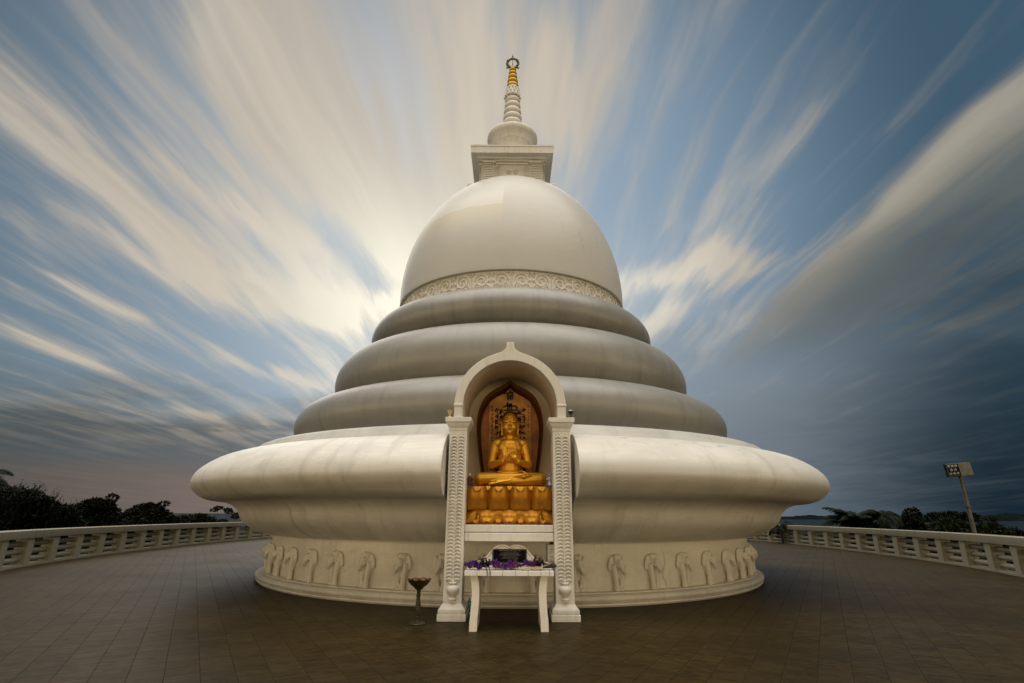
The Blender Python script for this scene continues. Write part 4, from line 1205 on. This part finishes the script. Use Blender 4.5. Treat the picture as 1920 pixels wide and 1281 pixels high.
L = lobecloud(rg, .75, 2.4, 5.0, 26, rmin=.28, rmax=.45) + lobecloud(rg, 1.3, 2.2, 4.2, 24, rmin=.35, rmax=.6)
tree('broadleaf_tree', (21.3, 29.5, -3), 'upright dark broadleaf tree just right of the palms', L, 15000, .16, MT['leaf1'], 4.6, 11, .15)
L = [(x, rg.uniform(-.5, .5), 4.55 - .10 * abs(x) + rg.uniform(-.1, .1), .42, .5, .2) for x in (-.9, -.6, -.2, .2, .6, 1.0, 1.4, 1.7, 1.9)] + lobecloud(rg, 1.5, 2.2, 4.4, 34, rmin=.35, rmax=.6)
tree('flat_topped_tree', (21.9, 28.4, -3), 'flat-topped dark tree spreading towards the floodlight post', L, 17000, .16, MT['leaf1'], 4.4, 12, .15)
L = lobecloud(rg, 1.45, 2.4, 4.5, 34, rmin=.35, rmax=.55)
tree('leafy_bush', (20.6, 26.2, -3), 'leafy green bush left of the floodlight post above the rail', L, 13000, .16, MT['leaf2'], 3.9, 13, .1, cat='bush')
L = lobecloud(rg, 1.2, 2.4, 4.3, 30, rmin=.3, rmax=.5)
tree('leafy_bush', (21.0, 24.6, -3), 'low bush right behind the foot of the floodlight post', L, 10000, .16, MT['leaf2'], 3.6, 14, .1, cat='bush')
L = lobecloud(rg, 1.25, 2.4, 4.1, 30, rmin=.3, rmax=.45)
tree('leafy_bush', (21.4, 23.9, -3), 'lowest spreading bush between the floodlight post and the right edge', L, 10000, .16, MT['leaf1'], 3.2, 15, .1, cat='bush')
L = lobecloud(rg, 2.0, 2.4, 4.35, 40, rmin=.35, rmax=.6)
tree('leafy_bush', (19.9, 31.6, -3), 'dark bush under the palms behind the right balustrade', L, 14000, .17, MT['leaf1'], 3.5, 16, .1, cat='bush')
# ground cover on the slope just outside the balustrade
rg = random.Random(77); LB = []
for i in range(430):
    s_ = rg.uniform(0, LEN[-1]); x, y, tx, ty = at(s_); o = rg.uniform(.9, 4.5)
    LB.append((x + ty * o, y - tx * o, rg.uniform(-1.6, .1 + .10 * o), .75, .75, .42))
vs, fs = leaves(LB, 60000, .24, rg)
b = MB(); b.v = vs; b.f = fs
tag(b.build('undergrowth', MT['leaf1'], smooth=None, fix=False), 'dark undergrowth massed on the slope outside the balustrade', 'undergrowth', None, 'stuff')

# ================================================================== CAMERA
cam = bpy.data.cameras.new('camera'); co_ = bpy.data.objects.new('camera', cam); COL.objects.link(co_); scn.camera = co_
cam.sensor_width = 36; cam.lens = 997 / 1920 * 36; cam.clip_start = .05; cam.clip_end = 100000
F = Vector((0.00165963, 0.95089936, 0.3094958)); RR = Vector((0.99998194, -0.00336581, 0.00497888)); UU = Vector((-0.00577612, -0.30948195, 0.95088777))
mw = Matrix(((RR.x, UU.x, -F.x, 0), (RR.y, UU.y, -F.y, 0), (RR.z, UU.z, -F.z, 1.5), (0, 0, 0, 1)))
co_.matrix_world = mw

# ================================================================== SKY AND LIGHT
SUN_EL, SUN_AZ = R(38), R(-14)          # azimuth from +Y, positive to the right: behind the pagoda, a little to the left, veiled by cloud
w = bpy.data.worlds.new('World'); scn.world = w; w.use_nodes = True
g = G(w.node_tree); nt = w.node_tree
w.cycles.sampling_method = 'MANUAL'; w.cycles.sample_map_resolution = 512
bg = nt.nodes['Background']
dx, dy, dz = g.xyz(g.co('Generated'))
zp = g.m('MAXIMUM', dz, 0.0)
zc = g.add(zp, .07)
u = g.m('DIVIDE', dx, zc); v = g.m('DIVIDE', dy, zc)
wn = g.noise(g.vec(g.mul(u, 2.0), g.mul(v, .8), 0.0), 1.0, 3, .55)
uw = g.add(u, g.mul(g.sub(wn, .5), .22))
wn2 = g.noise(g.vec(g.mul(u, 5.5), g.mul(v, .9), 7.3), 1.0, 4, .6)
vw = g.add(v, g.mul(g.sub(wn2, .5), 1.1))
n0 = g.noise(g.vec(g.mul(uw, 1.5), g.mul(v, .45), 1.7), 1.0, 4, .55)
n1 = g.noise(g.vec(g.mul(uw, 5.6), g.mul(vw, .85), 4.1), 1.0, 4, .55)
n2 = g.noise(g.vec(g.mul(uw, 19.0), g.mul(vw, 1.2), 9.4), 1.0, 3, .55)
n3 = g.noise(g.vec(g.mul(u, .9), g.mul(v, 1.1), 2.2), 1.0, 4, .6)
n4 = g.noise(g.vec(g.mul(dx, 5.0), g.mul(dz, 26.0), 6.0), 1.0, 5, .6, .5)
# streaks drawn out along the wind: (u, v, slope, width, length, amount)
ST = [(-1.115, 1.458, 0.026, 0.062, 0.499, 0.9), (-1.369, 1.59, 0.19, 0.047, 0.221, 0.8), (-0.63, 1.071, 0.069, 0.058, 0.183, 0.8), (-0.428, 1.142, -0.032, 0.038, 0.349, 0.9), (-0.484, 1.472, 0.077, 0.027, 0.216, 0.7), (-0.889, 2.021, 0.405, 0.073, 0.275, 1.0), (-0.833, 1.353, 0.457, 0.048, 0.13, 0.6), (-2.225, 2.492, 0.017, 0.085, 0.3, 0.8), (-1.626, 2.01, 0.168, 0.041, 0.179, 0.7), (-1.124, 1.762, -0.083, 0.045, 0.292, 0.7), (-0.28, 1.179, 0.03, 0.049, 0.313, 0.7), (-0.1, 1.004, -0.071, 0.054, 0.233, 0.8), (0.081, 0.918, 0.142, 0.04, 0.159, 0.7), (0.197, 0.946, 0.021, 0.024, 0.166, 0.5), (0.483, 1.126, -0.038, 0.019, 0.243, 0.55), (0.7, 1.022, -0.048, 0.012, 0.092, 0.4), (1.084, 1.131, 0.063, 0.03, 0.259, 1.0), (1.286, 1.301, -0.137, 0.091, 0.162, 0.75), (0.586, 1.804, -0.994, 0.109, 0.14, 1.0), (0.842, 1.851, -0.322, 0.039, 0.198, 0.9), (1.118, 1.655, 0.064, 0.04, 0.18, 0.9), (1.927, 2.088, -0.273, 0.053, 0.174, 0.6), (-1.354, 2.943, 0.445, 0.077, 0.298, 0.9), (-2.342, 3.824, 1.285, 0.224, 0.288, 0.6), (0.629, 2.322, -0.299, 0.062, 0.16, 0.8), (-0.611, 2.132, 0.79, 0.18, 0.11, 0.9), (1.379, 1.952, -0.813, 0.201, 0.361, 0.45)]
acc = 0.0
for (u0, v0, k, su, sv, amp) in ST:
    a = g.sub(uw, g.add(u0, g.mul(g.sub(v, v0), k)))
    a = g.mul(a, 1 / (su * 2.0)); b_ = g.mul(g.sub(vw, v0), 1 / (sv * 1.2))
    e_ = g.m('EXPONENT', g.mul(g.add(g.mul(a, a), g.mul(b_, b_)), -1.0))
    acc = g.add(acc, g.mul(e_, amp))
# broad veil: thick overhead behind the spire and to the left of it, thin to the right
veil = g.mul(g.step(u, .55, .02), g.step(u, -1.5, -.25))
near_h = g.step(dz, .06, .26)
base_cov = g.add(g.add(g.mul(n0, .46), g.mul(n1, .78)), g.mul(g.mul(n2, near_h), .34))
cov = g.add(g.add(g.sub(base_cov, g.add(.62, g.mul(near_h, .215))), g.mul(veil, .26)), g.mul(acc, g.add(.10, g.mul(n1, .44))))
cloud = g.step(cov, -.10, .38)
dirv = g.vec(dx, dy, dz)
def dot(d):
    n = nt.nodes.new('ShaderNodeVectorMath'); n.operation = 'DOT_PRODUCT'; g.put(n.inputs[0], dirv); n.inputs[1].default_value = Vector(d).normalized(); return n.outputs['Value']
c_ctr = dot((-.12, .90, .38)); c_glow = dot((-.20, .905, .345)); c_glow2 = dot((.20, .905, .36))
az = g.m('ARCTAN2', dx, dy)
# clear sky
sky = nt.nodes.new('ShaderNodeTexSky'); sky.sky_type = 'NISHITA'; sky.sun_disc = False; sky.sun_elevation = SUN_EL; sky.sun_rotation = SUN_AZ
sky.air_density = 1.2; sky.dust_density = 2.0; sky.ozone_density = 1.5
blue = g.mix(g.step(c_ctr, .66, .985), (.33, .80, 1.22), (2.3, 3.35, 4.4))
blue = g.mix(g.mul(g.step(dx, -.25, -.65), .4), blue, (.85, 1.35, 1.65))
blue = g.mix(.10, blue, sky.outputs[0])
ccol = g.mix(g.step(c_ctr, .62, .95), (2.7, 2.4, 2.05), (5.9, 5.15, 4.15))
ccol = g.mix(g.mul(g.step(az, .25, .60), .35), ccol, (3.2, 3.1, 2.5))
ccol = g.mix(g.mul(g.step(n2, .35, .65), .30), ccol, (3.6, 3.45, 3.3))
ccol = g.mix(g.mul(g.step(n1, .42, .66), .35), ccol, (7.2, 6.4, 5.2))
col = g.mix(g.mul(cloud, .93), blue, ccol)
# sun glow behind thin cloud near the dome
gl = g.m('POWER', g.m('MAXIMUM', c_glow, 0.0), 50.0); gl2 = g.m('POWER', g.m('MAXIMUM', c_glow2, 0.0), 120.0)
glow = g.mul(g.add(g.mul(gl, .95), g.mul(gl2, .55)), g.add(.25, g.mul(cloud, .85)))
col = g.mix(g.m('MINIMUM', glow, 1.0), col, (10.4, 9.9, 8.3))
# high grey cloud sheet on the far right, bright along its windward edge
sh_in = g.mul(g.step(uw, 1.02, 1.16), g.step(g.add(v, g.mul(g.sub(n1, .5), 1.0)), 3.2, 2.0))
shc = g.mix(g.step(uw, 1.10, 1.34), g.mix(n1, (1.7, 1.75, 1.6), (3.7, 3.35, 2.7)), g.mix(n0, (.75, 1.0, 1.1), (1.5, 1.6, 1.45)))
shk = g.mul(sh_in, g.step(g.add(g.add(g.mul(n1, .7), g.mul(n2, .35)), g.mul(g.step(uw, 1.7, 1.1), .22)), .30, .72))
col = g.mix(g.mul(shk, .95), col, shc)
# storm bank low on the right
stormn = g.add(dz, g.mul(g.sub(n3, .5), .34))
storm = g.mul(g.step(stormn, .44, .14), g.step(az, .08, .42))
scol = g.mix(g.step(az, .36, .74), (1.35, 1.75, 2.15), (.045, .15, .26))
scol = g.mix(g.step(dz, .03, .26), scol, g.mix(g.step(az, .36, .80), (2.3, 2.6, 2.9), (.22, .46, .68)))
scol = g.mix(g.mul(g.step(n4, .42, .68), .35), scol, g.mix(g.step(az, .4, .8), (2.2, 2.4, 2.7), (.30, .55, .75)))
col = g.mix(g.mul(storm, .93), col, scol)
# dusky band low on the left
bn = g.add(dz, g.mul(g.sub(n3, .5), .16))
band = g.mul(g.step(bn, .24, .09), g.step(az, -.02, -.36))
bcol = g.mix(g.step(g.add(dz, g.mul(g.sub(n4, .5), .05)), .045, .085), (1.75, 1.27, 1.05), (1.15, 1.2, 1.22))
bcol = g.mix(g.mul(g.step(dz, .07, .15), g.step(g.add(g.mul(n1, .6), g.mul(n4, .6)), .50, .72), .85), bcol, (3.9, 3.3, 2.5))
bcol = g.mix(g.step(az, -.46, -.78), bcol, g.mix(.5, bcol, (.22, .38, .42)))
col = g.mix(g.mul(band, .9), col, bcol)
# unseen sky overhead and behind the camera, brightness added to light the pagoda front
back = g.step(dy, .20, -.30)
bk = g.mix(g.step(dz, .24, .10), (1.2, 1.15, 1.05), (31.0, 24.2, 14.6))       # added warm glow low behind the camera, out of view
col = g.mix(back, col, bk)
zen = g.mul(g.step(dz, .62, .84), g.step(g.add(g.mul(dz, .8), g.mul(dy, -.6)), .42, .72))
col = g.mix(zen, col, (31.5, 30.2, 27.8))                                       # added bright patch overhead, out of view
# below the horizon
col = g.mix(g.step(dz, 0.0, -.05), col, (.2, .2, .18))
g.put(bg.inputs['Color'], col); bg.inputs['Strength'].default_value = .1

sl = bpy.data.lights.new('sun', 'SUN'); so = bpy.data.objects.new('sun', sl); COL.objects.link(so)
sl.energy = .65; sl.angle = R(50); sl.color = (1.0, .95, .87)
sd_dir = Vector((math.sin(SUN_AZ) * math.cos(SUN_EL), math.cos(SUN_AZ) * math.cos(SUN_EL), math.sin(SUN_EL)))
so.rotation_euler = sd_dir.to_track_quat('Z', 'Y').to_euler()

scn.view_settings.view_transform = 'Standard'; scn.view_settings.look = 'None'; scn.view_settings.gamma = 1; scn.view_settings.exposure = 0
